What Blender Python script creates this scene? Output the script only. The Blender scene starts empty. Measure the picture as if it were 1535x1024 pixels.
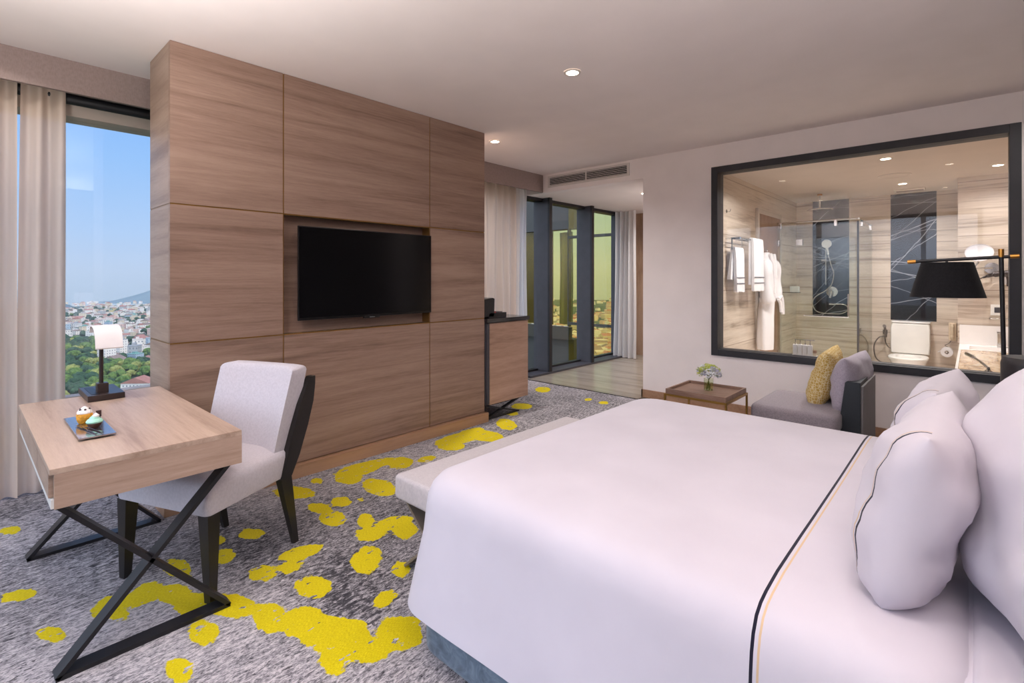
import bpy, bmesh, math, random
import numpy as np
from mathutils import Vector, Matrix, noise as mnoise
R = math.radians
sc = bpy.context.scene
COL = sc.collection
H = 2.78          # ceiling height
SH = 2.54         # lower soffit / bathroom ceiling
YR = 5.36         # face of the wall with the bathroom window

# ------------------------------------------------------------------ materials
def lin(r, g, b):
    f = lambda c: (c/255/12.92) if c/255 <= .04045 else ((c/255+.055)/1.055)**2.4
    return (f(r), f(g), f(b), 1)

class NT:
    def __init__(s, name):
        s.m = bpy.data.materials.new(name); s.m.use_nodes = True
        s.t = s.m.node_tree; s.t.nodes.clear()
        s.out = s.n('ShaderNodeOutputMaterial')
    def n(s, typ, **kw):
        x = s.t.nodes.new(typ)
        for k, v in kw.items():
            if k in x.inputs.keys() if isinstance(k, str) else False: pass
            setattr(x, k, v)
        return x
    def l(s, a, b): s.t.links.new(a, b)
    def coord(s, scale=(1, 1, 1), rot=(0, 0, 0), kind='Object'):
        c = s.n('ShaderNodeTexCoord'); m = s.n('ShaderNodeMapping')
        m.inputs['Scale'].default_value = scale; m.inputs['Rotation'].default_value = rot
        s.l(c.outputs[kind], m.inputs['Vector']); return m.outputs['Vector']
    def noise(s, vec, scale=5, detail=3, rough=.5, dist=0):
        x = s.n('ShaderNodeTexNoise'); x.inputs['Scale'].default_value = scale
        x.inputs['Detail'].default_value = detail; x.inputs['Roughness'].default_value = rough
        x.inputs['Distortion'].default_value = dist
        s.l(vec, x.inputs['Vector']); return x.outputs['Fac']
    def ramp(s, fac, stops, interp='LINEAR'):
        x = s.n('ShaderNodeValToRGB'); e = x.color_ramp; e.interpolation = interp
        while len(e.elements) < len(stops): e.elements.new(.5)
        for i, (p, c) in enumerate(stops):
            e.elements[i].position = p
            e.elements[i].color = c if len(c) == 4 else (*c, 1)
        s.l(fac, x.inputs['Fac']); return x.outputs['Color']
    def math(s, op, a, b=None, c=None):
        x = s.n('ShaderNodeMath', operation=op)
        for i, v in enumerate((a, b, c)):
            if v is None: continue
            if isinstance(v, (int, float)): x.inputs[i].default_value = v
            else: s.l(v, x.inputs[i])
        return x.outputs[0]
    def mix(s, fac, a, b, blend='MIX'):
        x = s.n('ShaderNodeMix', data_type='RGBA', blend_type=blend)
        for k, v in (('Factor', fac), ('A', a), ('B', b)):
            sock = [i for i in x.inputs if i.name == k and (k == 'Factor' and i.type == 'VALUE' or i.type == 'RGBA')][0]
            if isinstance(v, (int, float)): sock.default_value = v
            elif isinstance(v, tuple): sock.default_value = v
            else: s.l(v, sock)
        return [o for o in x.outputs if o.type == 'RGBA'][0]
    def bsdf(s, color=None, rough=.5, metal=0, spec=.5, bump=None, bstr=.2, bdist=.01, sheen=0, coat=0):
        b = s.n('ShaderNodeBsdfPrincipled')
        if isinstance(color, tuple): b.inputs['Base Color'].default_value = color
        elif color is not None: s.l(color, b.inputs['Base Color'])
        if isinstance(rough, (int, float)): b.inputs['Roughness'].default_value = rough
        else: s.l(rough, b.inputs['Roughness'])
        b.inputs['Metallic'].default_value = metal
        b.inputs['Specular IOR Level'].default_value = spec
        b.inputs['Sheen Weight'].default_value = sheen
        b.inputs['Coat Weight'].default_value = coat
        if bump is not None:
            u = s.n('ShaderNodeBump'); u.inputs['Strength'].default_value = bstr; u.inputs['Distance'].default_value = bdist
            s.l(bump, u.inputs['Height']); s.l(u.outputs['Normal'], b.inputs['Normal'])
        s.l(b.outputs['BSDF'], s.out.inputs['Surface']); return b

def plain(name, col, rough=.5, metal=0, spec=.5, var=.06, nscale=9, bump=0):
    t = NT(name); v = t.coord()
    n = t.noise(v, nscale, 3)
    c2 = tuple(max(0, c*(1-var*2)) for c in col[:3]) + (1,)
    c1 = tuple(min(1, c*(1+var)) for c in col[:3]) + (1,)
    c = t.ramp(n, [(.3, c2), (.7, c1)])
    t.bsdf(c, rough, metal, spec, bump=n if bump else None, bstr=bump); return t.m

def wood(name, dark, mid, light, scale, rough=.42, big=1.0):
    """veneer: scale stretches the grain, small along the grain"""
    t = NT(name); v = t.coord(scale)
    band = t.noise(v, 1.1*big, 4, .55, .6); fine = t.noise(v, 9, 3, .6); fib = t.noise(v, 40, 2, .6)
    f = t.math('ADD', t.math('MULTIPLY', band, .74), t.math('MULTIPLY', fine, .26))
    c = t.ramp(f, [(.33, dark), (.48, mid), (.64, light)])
    c = t.mix(.12, c, t.ramp(fib, [(.35, dark), (.6, light)]))
    t.bsdf(c, rough, 0, .35, bump=fib, bstr=.04); return t.m

def fabric(name, col, col2, scale=420, bump=.12, rough=.95, sheen=.15):
    t = NT(name); v = t.coord()
    a = t.noise(t.coord((1, .25, .25)), scale, 2); b = t.noise(t.coord((.25, 1, .25)), scale, 2)
    w = t.math('ADD', t.math('MULTIPLY', a, .5), t.math('MULTIPLY', b, .5))
    c = t.ramp(w, [(.38, col2), (.6, col)])
    t.bsdf(c, rough, 0, .2, bump=w, bstr=bump, bdist=.004, sheen=sheen); return t.m

def glass(name, tint=(1, 1, 1, 1), ior=1.5, extra=0.0):
    t = NT(name)
    tr = t.n('ShaderNodeBsdfTransparent'); tr.inputs['Color'].default_value = tint
    gl = t.n('ShaderNodeBsdfGlossy'); gl.inputs['Roughness'].default_value = 0
    lw = t.n('ShaderNodeLayerWeight'); lw.inputs['Blend'].default_value = .5
    f0 = ((ior-1)/(ior+1))**2
    f = t.math('ADD', t.math('MULTIPLY', t.math('POWER', lw.outputs['Facing'], 5), 1-f0), f0+extra)
    mx = t.n('ShaderNodeMixShader'); t.l(f, mx.inputs[0]); t.l(tr.outputs[0], mx.inputs[1]); t.l(gl.outputs[0], mx.inputs[2])
    t.l(mx.outputs[0], t.out.inputs['Surface']); return t.m

def emit(name, col, s):
    t = NT(name); e = t.n('ShaderNodeEmission'); e.inputs[0].default_value = col; e.inputs[1].default_value = s
    t.l(e.outputs[0], t.out.inputs['Surface']); return t.m

def sheer(name, col, trans=.35, clear=.12):
    t = NT(name)
    v = t.coord((1, 1, .03)); n = t.noise(v, 30, 2)
    c = t.ramp(n, [(.3, tuple(x*.93 for x in col[:3]) + (1,)), (.7, col)])
    d = t.n('ShaderNodeBsdfDiffuse'); tl = t.n('ShaderNodeBsdfTranslucent'); tp = t.n('ShaderNodeBsdfTransparent')
    t.l(c, d.inputs[0]); t.l(c, tl.inputs[0])
    m1 = t.n('ShaderNodeMixShader'); m1.inputs[0].default_value = trans
    t.l(d.outputs[0], m1.inputs[1]); t.l(tl.outputs[0], m1.inputs[2])
    m2 = t.n('ShaderNodeMixShader'); m2.inputs[0].default_value = clear
    t.l(m1.outputs[0], m2.inputs[1]); t.l(tp.outputs[0], m2.inputs[2])
    t.l(m2.outputs[0], t.out.inputs['Surface']); return t.m

M = {}
M['wall'] = plain('painted_wall', lin(241, 232, 230), .85, var=.02, nscale=3)
M['ceiling'] = plain('painted_ceiling', lin(238, 228, 225), .9, var=.015, nscale=3)
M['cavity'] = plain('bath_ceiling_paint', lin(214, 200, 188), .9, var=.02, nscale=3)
wd, wm, wl = lin(113, 88, 75), lin(146, 119, 104), lin(165, 138, 122)
M['veneer'] = wood('veneer_along_wall', wd, wm, wl, (5, .42, 8))
M['veneer_side'] = wood('veneer_side', lin(128, 106, 92), lin(156, 133, 117), lin(172, 150, 134), (.55, 5, 9))
M['plinth'] = wood('plinth_wood', lin(138, 103, 79), lin(158, 122, 96), lin(172, 136, 110), (5, .5, 9))
M['desk_top'] = wood('desk_veneer_top', lin(148, 122, 104), lin(178, 153, 135), lin(193, 169, 151), (.6, 9, 9))
M['desk_side'] = wood('desk_veneer_front', lin(136, 108, 91), lin(170, 142, 124), lin(187, 160, 142), (5, .7, 12))
M['minibar'] = wood('minibar_veneer', lin(140, 108, 90), lin(170, 136, 116), lin(186, 153, 133), (5, .8, 9))
M['tray_wood'] = wood('tray_walnut', lin(92, 68, 56), lin(126, 98, 84), lin(146, 118, 103), (1, 6, 6))
M['door_wood'] = wood('bath_door_wood', lin(130, 100, 78), lin(156, 124, 100), lin(172, 140, 116), (6, 6, .8))
M['floor_wood'] = wood('timber_floor', lin(122, 112, 100), lin(142, 131, 118), lin(156, 145, 131), (1.0, 7, 7), rough=.25)
M['gold'] = plain('gold_inlay', lin(150, 112, 62), .35, .7, var=.05)
M['brass'] = plain('brushed_brass', lin(160, 122, 62), .32, .85, var=.06)
M['brass_tip'] = plain('bright_brass', lin(206, 146, 70), .3, .9, var=.05)
M['black_metal'] = plain('black_metal', lin(38, 36, 38), .42, .3, var=.08)
M['frame'] = plain('charcoal_frame', lin(44, 43, 48), .5, .1, var=.06)
M['mullion'] = plain('grey_mullion', lin(72, 70, 76), .5, .2, var=.05)
M['black_wood'] = plain('black_lacquered_wood', lin(30, 27, 26), .3, var=.08)
M['black_leather'] = plain('black_leather', lin(30, 26, 29), .45, var=.1, nscale=60, bump=.1)
M['chair_fabric'] = fabric('light_grey_linen', lin(196, 190, 197), lin(186, 180, 187), 300, .07)
M['bench_fabric'] = fabric('pale_grey_bench_fabric', lin(185, 177, 179), lin(174, 166, 169), 300, .07)
M['chaise_fabric'] = fabric('grey_chaise_fabric', lin(152, 142, 148), lin(130, 121, 128))
M['cushion_grey'] = fabric('grey_cushion_fabric', lin(172, 162, 174), lin(150, 141, 152))
M['panel_dark'] = plain('charcoal_panel', lin(34, 38, 44), .5, var=.05)
M['panel_grey'] = plain('grey_panel', lin(112, 106, 106), .6, var=.04)
M['pelmet'] = fabric('pelmet_fabric', lin(156, 139, 134), lin(146, 129, 124), 200, .05, .9, 0)
M['curtain'] = sheer('beige_sheer', lin(238, 218, 202), .42, .06)
M['curtain_white'] = sheer('white_sheer', lin(242, 240, 240), .5, .1)
M['blind'] = plain('roller_blind_black', lin(24, 24, 28), .5, var=.1)
M['beige_frame'] = plain('beige_window_reveal', lin(196, 184, 172), .7, var=.02)
M['screen'] = plain('television_glass', (.004, .004, .005, 1), .16, 0, .35, var=.05)
M['bezel'] = plain('television_bezel', lin(16, 14, 15), .3, 0, .5, var=.05)
M['silver'] = plain('silver_lettering', lin(150, 150, 150), .4, .4, var=.02)
M['white_gloss'] = plain('white_ceramic', lin(238, 232, 228), .12, 0, .5, var=.01)
M['white_plastic'] = plain('white_plastic', lin(232, 228, 222), .35, var=.02)
M['cream_plastic'] = plain('cream_plastic', lin(218, 198, 170), .35, var=.02)
M['chrome'] = plain('chrome', lin(215, 215, 215), .1, 1, var=.02)
M['mirror'] = plain('mirror_silver', lin(225, 228, 230), .02, 1, var=.005)
M['steel_hose'] = plain('steel_hose', lin(190, 188, 184), .25, .9, var=.06)
M['dark_hose'] = plain('grey_hose', lin(120, 110, 102), .35, .6, var=.06)
M['towel'] = plain('white_terry', lin(240, 236, 236), .98, spec=.1, var=.03, nscale=260, bump=.35)
M['stripe_grey'] = plain('grey_towel_stripe', lin(112, 112, 118), .95, var=.05)
M['lamp_white'] = plain('white_lamp_shade', lin(240, 233, 231), .7, var=.015)
M['lamp_brown'] = plain('dark_brown_metal', lin(50, 38, 36), .35, .2, var=.1)
M['shade_black'] = fabric('black_lampshade', lin(26, 25, 28), lin(16, 15, 18), 300, .05, .85, .05)
M['shade_lining'] = plain('shade_lining', lin(225, 215, 200), .8, var=.02)
M['plate'] = plain('smoked_plate', lin(164, 158, 166), .12, .85, .8, var=.05)
M['grille'] = plain('grille_white', lin(214, 206, 202), .6, var=.02)
M['grille_dark'] = plain('grille_void', lin(16, 15, 16), .8, var=.05)
M['glass'] = glass('clear_glass')
M['bath_glass'] = glass('bathroom_window_glass', (.98, .98, .98, 1), 1.42)
M['shower_glass'] = glass('shower_glass', (.93, .96, .94, 1), 1.45)
M['gold_glass'] = glass('gold_tinted_glass', (1.0, .90, .52, 1), 1.4)
M['smoke_glass'] = glass('smoked_window_glass', (.98, .98, .96, 1), 1.45)
M['lamp_on'] = emit('lamp_diffuser', (1, .9, .76, 1), 14)
M['yellow_pad'] = None

def travertine(name, a, b, c, scale=(.25, .25, 5)):
    t = NT(name); v = t.coord(scale)
    n = t.noise(v, 2.2, 6, .62, .35); n2 = t.noise(v, 12, 3, .6)
    f = t.math('ADD', t.math('MULTIPLY', n, .7), t.math('MULTIPLY', n2, .3))
    col = t.ramp(f, [(.34, a), (.47, b), (.6, c)])
    # tile joints every 0.6 m in height
    g = t.n('ShaderNodeTexCoord'); sp = t.n('ShaderNodeSeparateXYZ'); t.l(g.outputs['Object'], sp.inputs[0])
    m = t.math('FRACT', t.math('MULTIPLY', sp.outputs['Z'], 1/.62))
    j = t.math('LESS_THAN', m, .012)
    col = t.mix(j, col, lin(150, 130, 112))
    t.bsdf(col, .32, 0, .4); return t.m
M['travertine'] = travertine('travertine_tile', lin(146, 128, 112), lin(202, 186, 169), lin(216, 202, 186))

def dark_marble(name):
    t = NT(name); g = t.n('ShaderNodeTexCoord'); r = random.Random(5)
    wob = t.n('ShaderNodeTexNoise'); wob.inputs['Scale'].default_value = 2.4; wob.inputs['Detail'].default_value = 4; t.l(g.outputs['Object'], wob.inputs['Vector'])
    w0 = t.math('SUBTRACT', wob.outputs['Fac'], .5)
    seg = t.noise(g.outputs['Object'], 1.3, 2, .6); best = None
    for k in range(20):
        ang = r.choice([r.uniform(.15, .55), r.uniform(-.12, .12), r.uniform(.6, 1.0), r.uniform(-.5, -.2)])
        px_, pz_ = (-1.55 if k % 2 else -.6)+r.uniform(-.25, .25), r.uniform(.85, 2.5)
        n_ = Vector((-math.sin(ang), .15, math.cos(ang)))
        d = t.n('ShaderNodeVectorMath', operation='DOT_PRODUCT'); t.l(g.outputs['Object'], d.inputs[0]); d.inputs[1].default_value = n_
        c = n_.x*px_+n_.y*8.75+n_.z*pz_
        v = t.math('ABSOLUTE', t.math('ADD', t.math('SUBTRACT', d.outputs['Value'], c), t.math('MULTIPLY', w0, r.uniform(.05, .2))))
        v = t.math('MULTIPLY', v, r.uniform(.8, 2.2))
        best = v if best is None else t.math('MINIMUM', best, v)
    gate = t.math('MULTIPLY', t.math('MAXIMUM', t.math('SUBTRACT', seg, .35), 0), 5)
    line = t.math('MULTIPLY', t.math('MAXIMUM', t.math('SUBTRACT', 1, t.math('MULTIPLY', best, 1/.0065)), 0), t.math('MINIMUM', gate, 1))
    c = t.mix(line, lin(32, 29, 33), lin(176, 174, 178))
    t.bsdf(c, .12, 0, .5); return t.m
M['dark_marble'] = dark_marble('black_veined_marble')

def cream_marble(name):
    t = NT(name); v = t.coord((1, 1, 1), (0, 0, .7))
    n = t.noise(v, 3.2, 6, .65, 1.6); n2 = t.noise(t.coord((7, 1.6, 1), (0, 0, .75)), 2, 4, .6, .5)
    f = t.math('ADD', t.math('MULTIPLY', n, .5), t.math('MULTIPLY', n2, .5))
    c = t.ramp(f, [(.38, lin(132, 92, 56)), (.46, lin(180, 146, 106)), (.55, lin(206, 184, 152)), (.7, lin(172, 162, 152))])
    t.bsdf(c, .15, 0, .5); return t.m
M['cream_marble'] = cream_marble('cream_marble')

def linen(name, stripes=()):
    """white bed linen; stripes = (axis, position, half width, colour)"""
    t = NT(name); v = t.coord(); n = t.noise(v, 3, 3); w = t.noise(v, 500, 1)
    c = t.ramp(n, [(.3, lin(192, 186, 195)), (.7, lin(200, 194, 203))])
    g = t.n('ShaderNodeTexCoord'); sp = t.n('ShaderNodeSeparateXYZ'); t.l(g.outputs['Object'], sp.inputs[0])
    for st in stripes:
        ax, pos, hw, col = st[:4]
        m = t.math('LESS_THAN', t.math('ABSOLUTE', t.math('SUBTRACT', sp.outputs[ax], pos)), hw)
        if len(st) > 4: m = t.math('MULTIPLY', m, t.math('LESS_THAN', sp.outputs['X'], -.001))
        c = t.mix(m, c, col)
    t.bsdf(c, .9, 0, .2, bump=t.noise(v, 7, 4), bstr=.05, bdist=.02, sheen=.1); return t.m
navy, tan = lin(28, 26, 42), lin(200, 172, 140)
M['linen'] = linen('white_bed_linen')
M['piping_navy'] = plain('navy_piping', navy, .8, var=.05)
M['piping_tan'] = plain('tan_piping', tan, .8, var=.05)

def velvet(name):
    t = NT(name); v = t.coord(); n = t.noise(v, 14, 5, .65, 1.2)
    c = t.ramp(n, [(.35, lin(66, 80, 96)), (.52, lin(92, 108, 124)), (.7, lin(120, 136, 150))])
    t.bsdf(c, .85, 0, .3, bump=n, bstr=.1, sheen=.3); return t.m
M['velvet'] = velvet('slate_blue_bed_base')

def yellow_pattern(name):
    t = NT(name); v = t.coord((1, 1, 1)); vo = t.n('ShaderNodeTexVoronoi', feature='DISTANCE_TO_EDGE')
    vo.inputs['Scale'].default_value = 52; vo.inputs['Randomness'].default_value = .7
    t.l(v, vo.inputs['Vector'])
    c = t.ramp(vo.outputs['Distance'], [(.03, lin(214, 200, 164)), (.10, lin(188, 156, 88)), (.5, lin(172, 138, 70))])
    t.bsdf(c, .9, 0, .2); return t.m
M['yellow_cushion'] = yellow_pattern('yellow_leaf_pattern')
M['yellow_back'] = fabric('pale_yellow_fabric', lin(228, 206, 158), lin(212, 190, 142))

def carpet_mat():
    t = NT('abstract_carpet')
    v = t.coord((34, 9, 1), (0, 0, R(10))); v2 = t.coord((1, .6, 1)); vf = t.coord((120, 42, 1), (0, 0, R(10)))
    s1 = t.noise(v, 2.3, 5, .7, .5); s2 = t.noise(vf, 2.0, 2, .6); big = t.noise(v2, 1.0, 3, .55)
    f = t.math('ADD', t.math('ADD', t.math('MULTIPLY', s1, .50), t.math('MULTIPLY', s2, .34)), t.math('MULTIPLY', big, .30))
    base = t.ramp(f, [(.455, lin(34, 33, 37)), (.52, lin(96, 93, 98)), (.59, lin(150, 145, 149)), (.67, lin(198, 190, 193))])
    dk = t.noise(t.coord((26, 10, 1), (0, 0, R(10))), 2.2, 3, .7, .5)
    zone = t.noise(t.coord((.9, 1.2, 1)), 1.25, 2, .5)
    d = t.math('SUBTRACT', t.math('ADD', dk, t.math('MULTIPLY', zone, .72)), .945)
    dm = t.math('MULTIPLY', t.math('MAXIMUM', d, 0), 9)
    dm = t.math('MINIMUM', dm, .85)
    base = t.mix(dm, base, lin(40, 38, 44))
    at = t.n('ShaderNodeAttribute'); at.attribute_name = 'blot'
    e1 = t.noise(t.coord((1, 1, 1)), 26, 4, .6); e2 = t.noise(t.coord((1, 1, 1)), 9, 2, .5)
    en = t.math('ADD', t.math('MULTIPLY', t.math('SUBTRACT', e1, .5), .055), t.math('MULTIPLY', t.math('SUBTRACT', e2, .5), .05))
    m = t.math('ADD', t.math('ADD', at.outputs['Fac'], en), .008)
    mask = t.math('MULTIPLY', m, 160); mask = t.math('MINIMUM', t.math('MAXIMUM', mask, 0), 1)
    hole = t.math('GREATER_THAN', t.noise(t.coord((30, 12, 1)), 1.0, 3, .6), .36)
    mask = t.math('MULTIPLY', mask, hole)
    yel = t.ramp(t.noise(vf, 2.5, 2), [(.3, lin(184, 164, 6)), (.7, lin(214, 196, 18))])
    c = t.mix(mask, base, yel)
    t.bsdf(c, .97, 0, .1, bump=s2, bstr=.35, bdist=.006, sheen=.05); return t.m
M['carpet'] = carpet_mat()

# ------------------------------------------------------------------ builders
class MB:
    """collects shapes in world coordinates and links them as ONE mesh object"""
    def __init__(s): s.bm = bmesh.new()
    def box(s, x0, x1, y0, y1, z0, z1, bevel=0, seg=2):
        b = bmesh.new()
        bmesh.ops.create_cube(b, size=1)
        for v in b.verts:
            v.co = Vector(((x0+x1)/2+v.co.x*(x1-x0), (y0+y1)/2+v.co.y*(y1-y0), (z0+z1)/2+v.co.z*(z1-z0)))
        if bevel: bmesh.ops.bevel(b, geom=b.edges[:], offset=bevel, segments=seg, affect='EDGES', profile=.6)
        return s.add(b)
    def add(s, b, mat=None):
        me = bpy.data.meshes.new('tmp')
        if mat is not None: bmesh.ops.transform(b, matrix=mat, verts=b.verts)
        b.to_mesh(me); b.free(); s.bm.from_mesh(me); bpy.data.meshes.remove(me); return s
    def hexa(s, bot, top):
        vs = [s.bm.verts.new(Vector(p)) for p in list(bot)+list(top)]; n = len(bot)
        s.bm.faces.new(vs[:n][::-1]); s.bm.faces.new(vs[n:])
        for i in range(n):
            j = (i+1) % n; s.bm.faces.new((vs[i], vs[j], vs[n+j], vs[n+i]))
        return s
    def bar(s, a, b, w, t, wdir, bevel=.0015):
        """flat bar from a to b; width w along wdir, thickness t"""
        a, b, wd_ = Vector(a), Vector(b), Vector(wdir).normalized()
        d = (b-a).normalized(); td = d.cross(wd_).normalized(); wd_ = td.cross(d).normalized()
        cs = [wd_*(w/2*i)+td*(t/2*j) for i, j in ((-1, -1), (1, -1), (1, 1), (-1, 1))]
        return s.hexa([a+c for c in cs], [b+c for c in cs])
    def loft(s, loops, cap0=True, cap1=True):
        rings = [[s.bm.verts.new(Vector(p)) for p in L] for L in loops]; n = len(rings[0])
        for A, B in zip(rings, rings[1:]):
            for i in range(n):
                j = (i+1) % n; s.bm.faces.new((A[i], A[j], B[j], B[i]))
        if cap0: s.bm.faces.new(rings[0][::-1])
        if cap1: s.bm.faces.new(rings[-1])
        return s
    def tube(s, pts, r, n=10, smooth=True, closed=False):
        pts = [Vector(p) for p in pts]
        if smooth and len(pts) > 2:
            q = []
            N = len(pts)
            for i in range(N-1):
                p0, p1, p2, p3 = pts[max(i-1, 0)], pts[i], pts[i+1], pts[min(i+2, N-1)]
                for k in range(6):
                    t_ = k/6
                    q.append(.5*((2*p1)+(p2-p0)*t_+(2*p0-5*p1+4*p2-p3)*t_*t_+(3*p1-p0-3*p2+p3)*t_**3))
            q.append(pts[-1]); pts = q
        loops = []; up = None
        for i, p in enumerate(pts):
            d = (pts[min(i+1, len(pts)-1)]-pts[max(i-1, 0)]).normalized()
            if up is None: up = Vector((0, 0, 1)) if abs(d.z) < .9 else Vector((1, 0, 0))
            x = d.cross(up).normalized(); up = x.cross(d).normalized()
            rr = r[i] if isinstance(r, (list, tuple)) else r
            loops.append([p+x*rr*math.cos(2*math.pi*k/n)+up*rr*math.sin(2*math.pi*k/n) for k in range(n)])
        return s.loft(loops)
    def lathe(s, prof, c=(0, 0, 0), n=28, sx=1, sy=1, cap=True):
        c = Vector(c)
        loops = [[c+Vector((r*math.cos(2*math.pi*k/n)*sx, r*math.sin(2*math.pi*k/n)*sy, z)) for k in range(n)] for r, z in prof]
        return s.loft(loops, cap, cap)
    def disc(s, c, nrm, r, th, n=24, rx=None):
        c = Vector(c); q = Vector(nrm).to_track_quat('Z', 'Y'); rx = rx or r
        loops = [[c+q @ Vector((rx*math.cos(2*math.pi*k/n), r*math.sin(2*math.pi*k/n), z)) for k in range(n)] for z in (-th/2, th/2)]
        return s.loft(loops)
    def prism(s, poly, axis, a, b):
        """polygon in the plane normal to axis, extruded from a to b"""
        f = {'x': lambda p, k: (k, p[0], p[1]), 'y': lambda p, k: (p[0], k, p[1]), 'z': lambda p, k: (p[0], p[1], k)}[axis]
        return s.loft([[f(p, a) for p in poly], [f(p, b) for p in poly]])
    def build(s, name, mat, parent=None, smooth=False, angle=40, mats=None):
        bm = s.bm
        bmesh.ops.recalc_face_normals(bm, faces=bm.faces[:])
        off = parent.matrix_world.translation if parent is not None else Vector((0, 0, 0))
        if parent is not None: off = WLOC[parent.name]
        else:
            co = [v.co for v in bm.verts]
            mn = Vector((min(c.x for c in co), min(c.y for c in co), min(c.z for c in co)))
            mx = Vector((max(c.x for c in co), max(c.y for c in co), max(c.z for c in co)))
            off = Vector(((mn.x+mx.x)/2, (mn.y+mx.y)/2, mn.z)) if KEEP[0] else Vector((0, 0, 0))
        bmesh.ops.translate(bm, vec=-off, verts=bm.verts)
        me = bpy.data.meshes.new(name); bm.to_mesh(me); bm.free()
        for m in (mats or [mat]): me.materials.append(m)
        if smooth:
            for p in me.polygons: p.use_smooth = True
            if angle: me.set_sharp_from_angle(angle=R(angle))
        o = bpy.data.objects.new(name, me); COL.objects.link(o)
        if parent is not None: o.parent = parent; WLOC[o.name] = off.copy()
        else: o.location = off; WLOC[o.name] = off.copy()
        return o
WLOC = {}; KEEP = [True]

def tag(o, label, cat, group=None, kind=None):
    if label: o['label'] = label
    if cat: o['category'] = cat
    if group: o['group'] = group
    if kind: o['kind'] = kind
    return o
def thing(name, label, cat, loc, rz=0, group=None):
    """an Empty at a thing's base; parts are built in world coordinates of the unrotated thing"""
    o = bpy.data.objects.new(name, None); COL.objects.link(o); o.empty_display_size = .1
    o.location = loc; o.rotation_euler = (0, 0, rz); WLOC[o.name] = Vector(loc)
    return tag(o, label, cat, group)
def local(o):
    """parts of this thing are given in local coordinates"""
    WLOC[o.name] = Vector((0, 0, 0)); return o
def copy_tree(o, parent=None):
    c = o.copy(); COL.objects.link(c); WLOC[c.name] = WLOC.get(o.name, Vector())
    if parent is not None: c.parent = parent
    for ch in list(o.children): copy_tree(ch, c)
    return c
def struct(name, mb, mat, label=None, parent=None, smooth=False):
    KEEP[0] = False; o = mb.build(name, mat, parent, smooth); KEEP[0] = True
    if parent is None: o['kind'] = 'structure'
    if label: o['label'] = label
    return o
def rrect(x0, x1, y0, y1, r, z, n=6):
    pts = []
    for cx, cy, a0 in ((x1-r, y1-r, 0), (x0+r, y1-r, 90), (x0+r, y0+r, 180), (x1-r, y0+r, 270)):
        for k in range(n+1):
            a = R(a0+90*k/n); pts.append((cx+r*math.cos(a), cy+r*math.sin(a), z))
    return pts
def cushion(x0, x1, y0, y1, z0, z1, r=.04, crown=.01, cr=None):
    """upholstered block with rolled edges and a slight crown"""
    cr = cr or r; L = []
    for k in range(6):
        a = R(90*k/5); ins = r*(1-math.sin(a)); L.append(rrect(x0+ins, x1-ins, y0+ins, y1-ins, max(cr-ins*.5, .005), z0+r*(1-math.cos(a))))
    for k in range(6):
        a = R(90*k/5); ins = r*(1-math.cos(a)); L.append(rrect(x0+ins, x1-ins, y0+ins, y1-ins, max(cr-ins*.5, .005), z1-r+r*math.sin(a)))
    w = min(x1-x0, y1-y0)
    for f in (.12, .25, .38, .46):
        i = w*f; L.append(rrect(x0+i, x1-i, y0+i, y1-i, max(min(cr, w*.5-i-.002), .002), z1+crown*math.sin(f*math.pi)))
    return MB().loft(L)
EXPO = 0.35
SKY = .84
SUN = 2.8
HAZE = .0001
DOWN = 5
BATHW = 17
SKYFILL = 2.5
FILLW = 70
# ------------------------------------------------------------------ camera, world, view
cam = bpy.data.cameras.new('camera'); camo = bpy.data.objects.new('camera', cam); COL.objects.link(camo)
camo.location = (0, 0, 1.38); camo.rotation_euler = (R(90), 0, R(42.36))
cam.sensor_width = 36; cam.lens = 36*756/1535; cam.shift_y = -95/1535; cam.clip_start = .05; cam.clip_end = 30000
sc.camera = camo
sc.view_settings.view_transform = 'Standard'; sc.view_settings.look = 'None'
sc.view_settings.gamma = 1; sc.view_settings.exposure = EXPO; sc.view_settings.use_curve_mapping = False
sc.cycles.max_bounces = 10; sc.cycles.diffuse_bounces = 6; sc.cycles.glossy_bounces = 5
sc.cycles.transparent_max_bounces = 16; sc.cycles.caustics_reflective = False; sc.cycles.caustics_refractive = False
sc.cycles.use_denoising = True; sc.cycles.sample_clamp_indirect = 6

w = bpy.data.worlds.new('sky'); sc.world = w; w.use_nodes = True
t = w.node_tree; t.nodes.clear()
def wn(typ): return t.nodes.new(typ)
g = wn('ShaderNodeTexCoord'); sp = wn('ShaderNodeSeparateXYZ'); t.links.new(g.outputs['Generated'], sp.inputs[0])
mr = wn('ShaderNodeMapRange'); mr.inputs[1].default_value = -.12; mr.inputs[2].default_value = .9
t.links.new(sp.outputs['Z'], mr.inputs[0])
rp = wn('ShaderNodeValToRGB'); e = rp.color_ramp
stops = [(0, lin(166, 188, 210)), (.08, lin(178, 200, 224)), (.13, lin(186, 208, 236)), (.19, lin(176, 208, 248)), (.30, lin(152, 198, 253)), (.45, lin(122, 178, 254)), (1, lin(84, 148, 240))]
while len(e.elements) < len(stops): e.elements.new(.5)
for i, (p, c) in enumerate(stops): e.elements[i].position = p; e.elements[i].color = c
t.links.new(mr.outputs[0], rp.inputs[0])
bg = wn('ShaderNodeBackground'); bg.inputs[1].default_value = SKY
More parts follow.
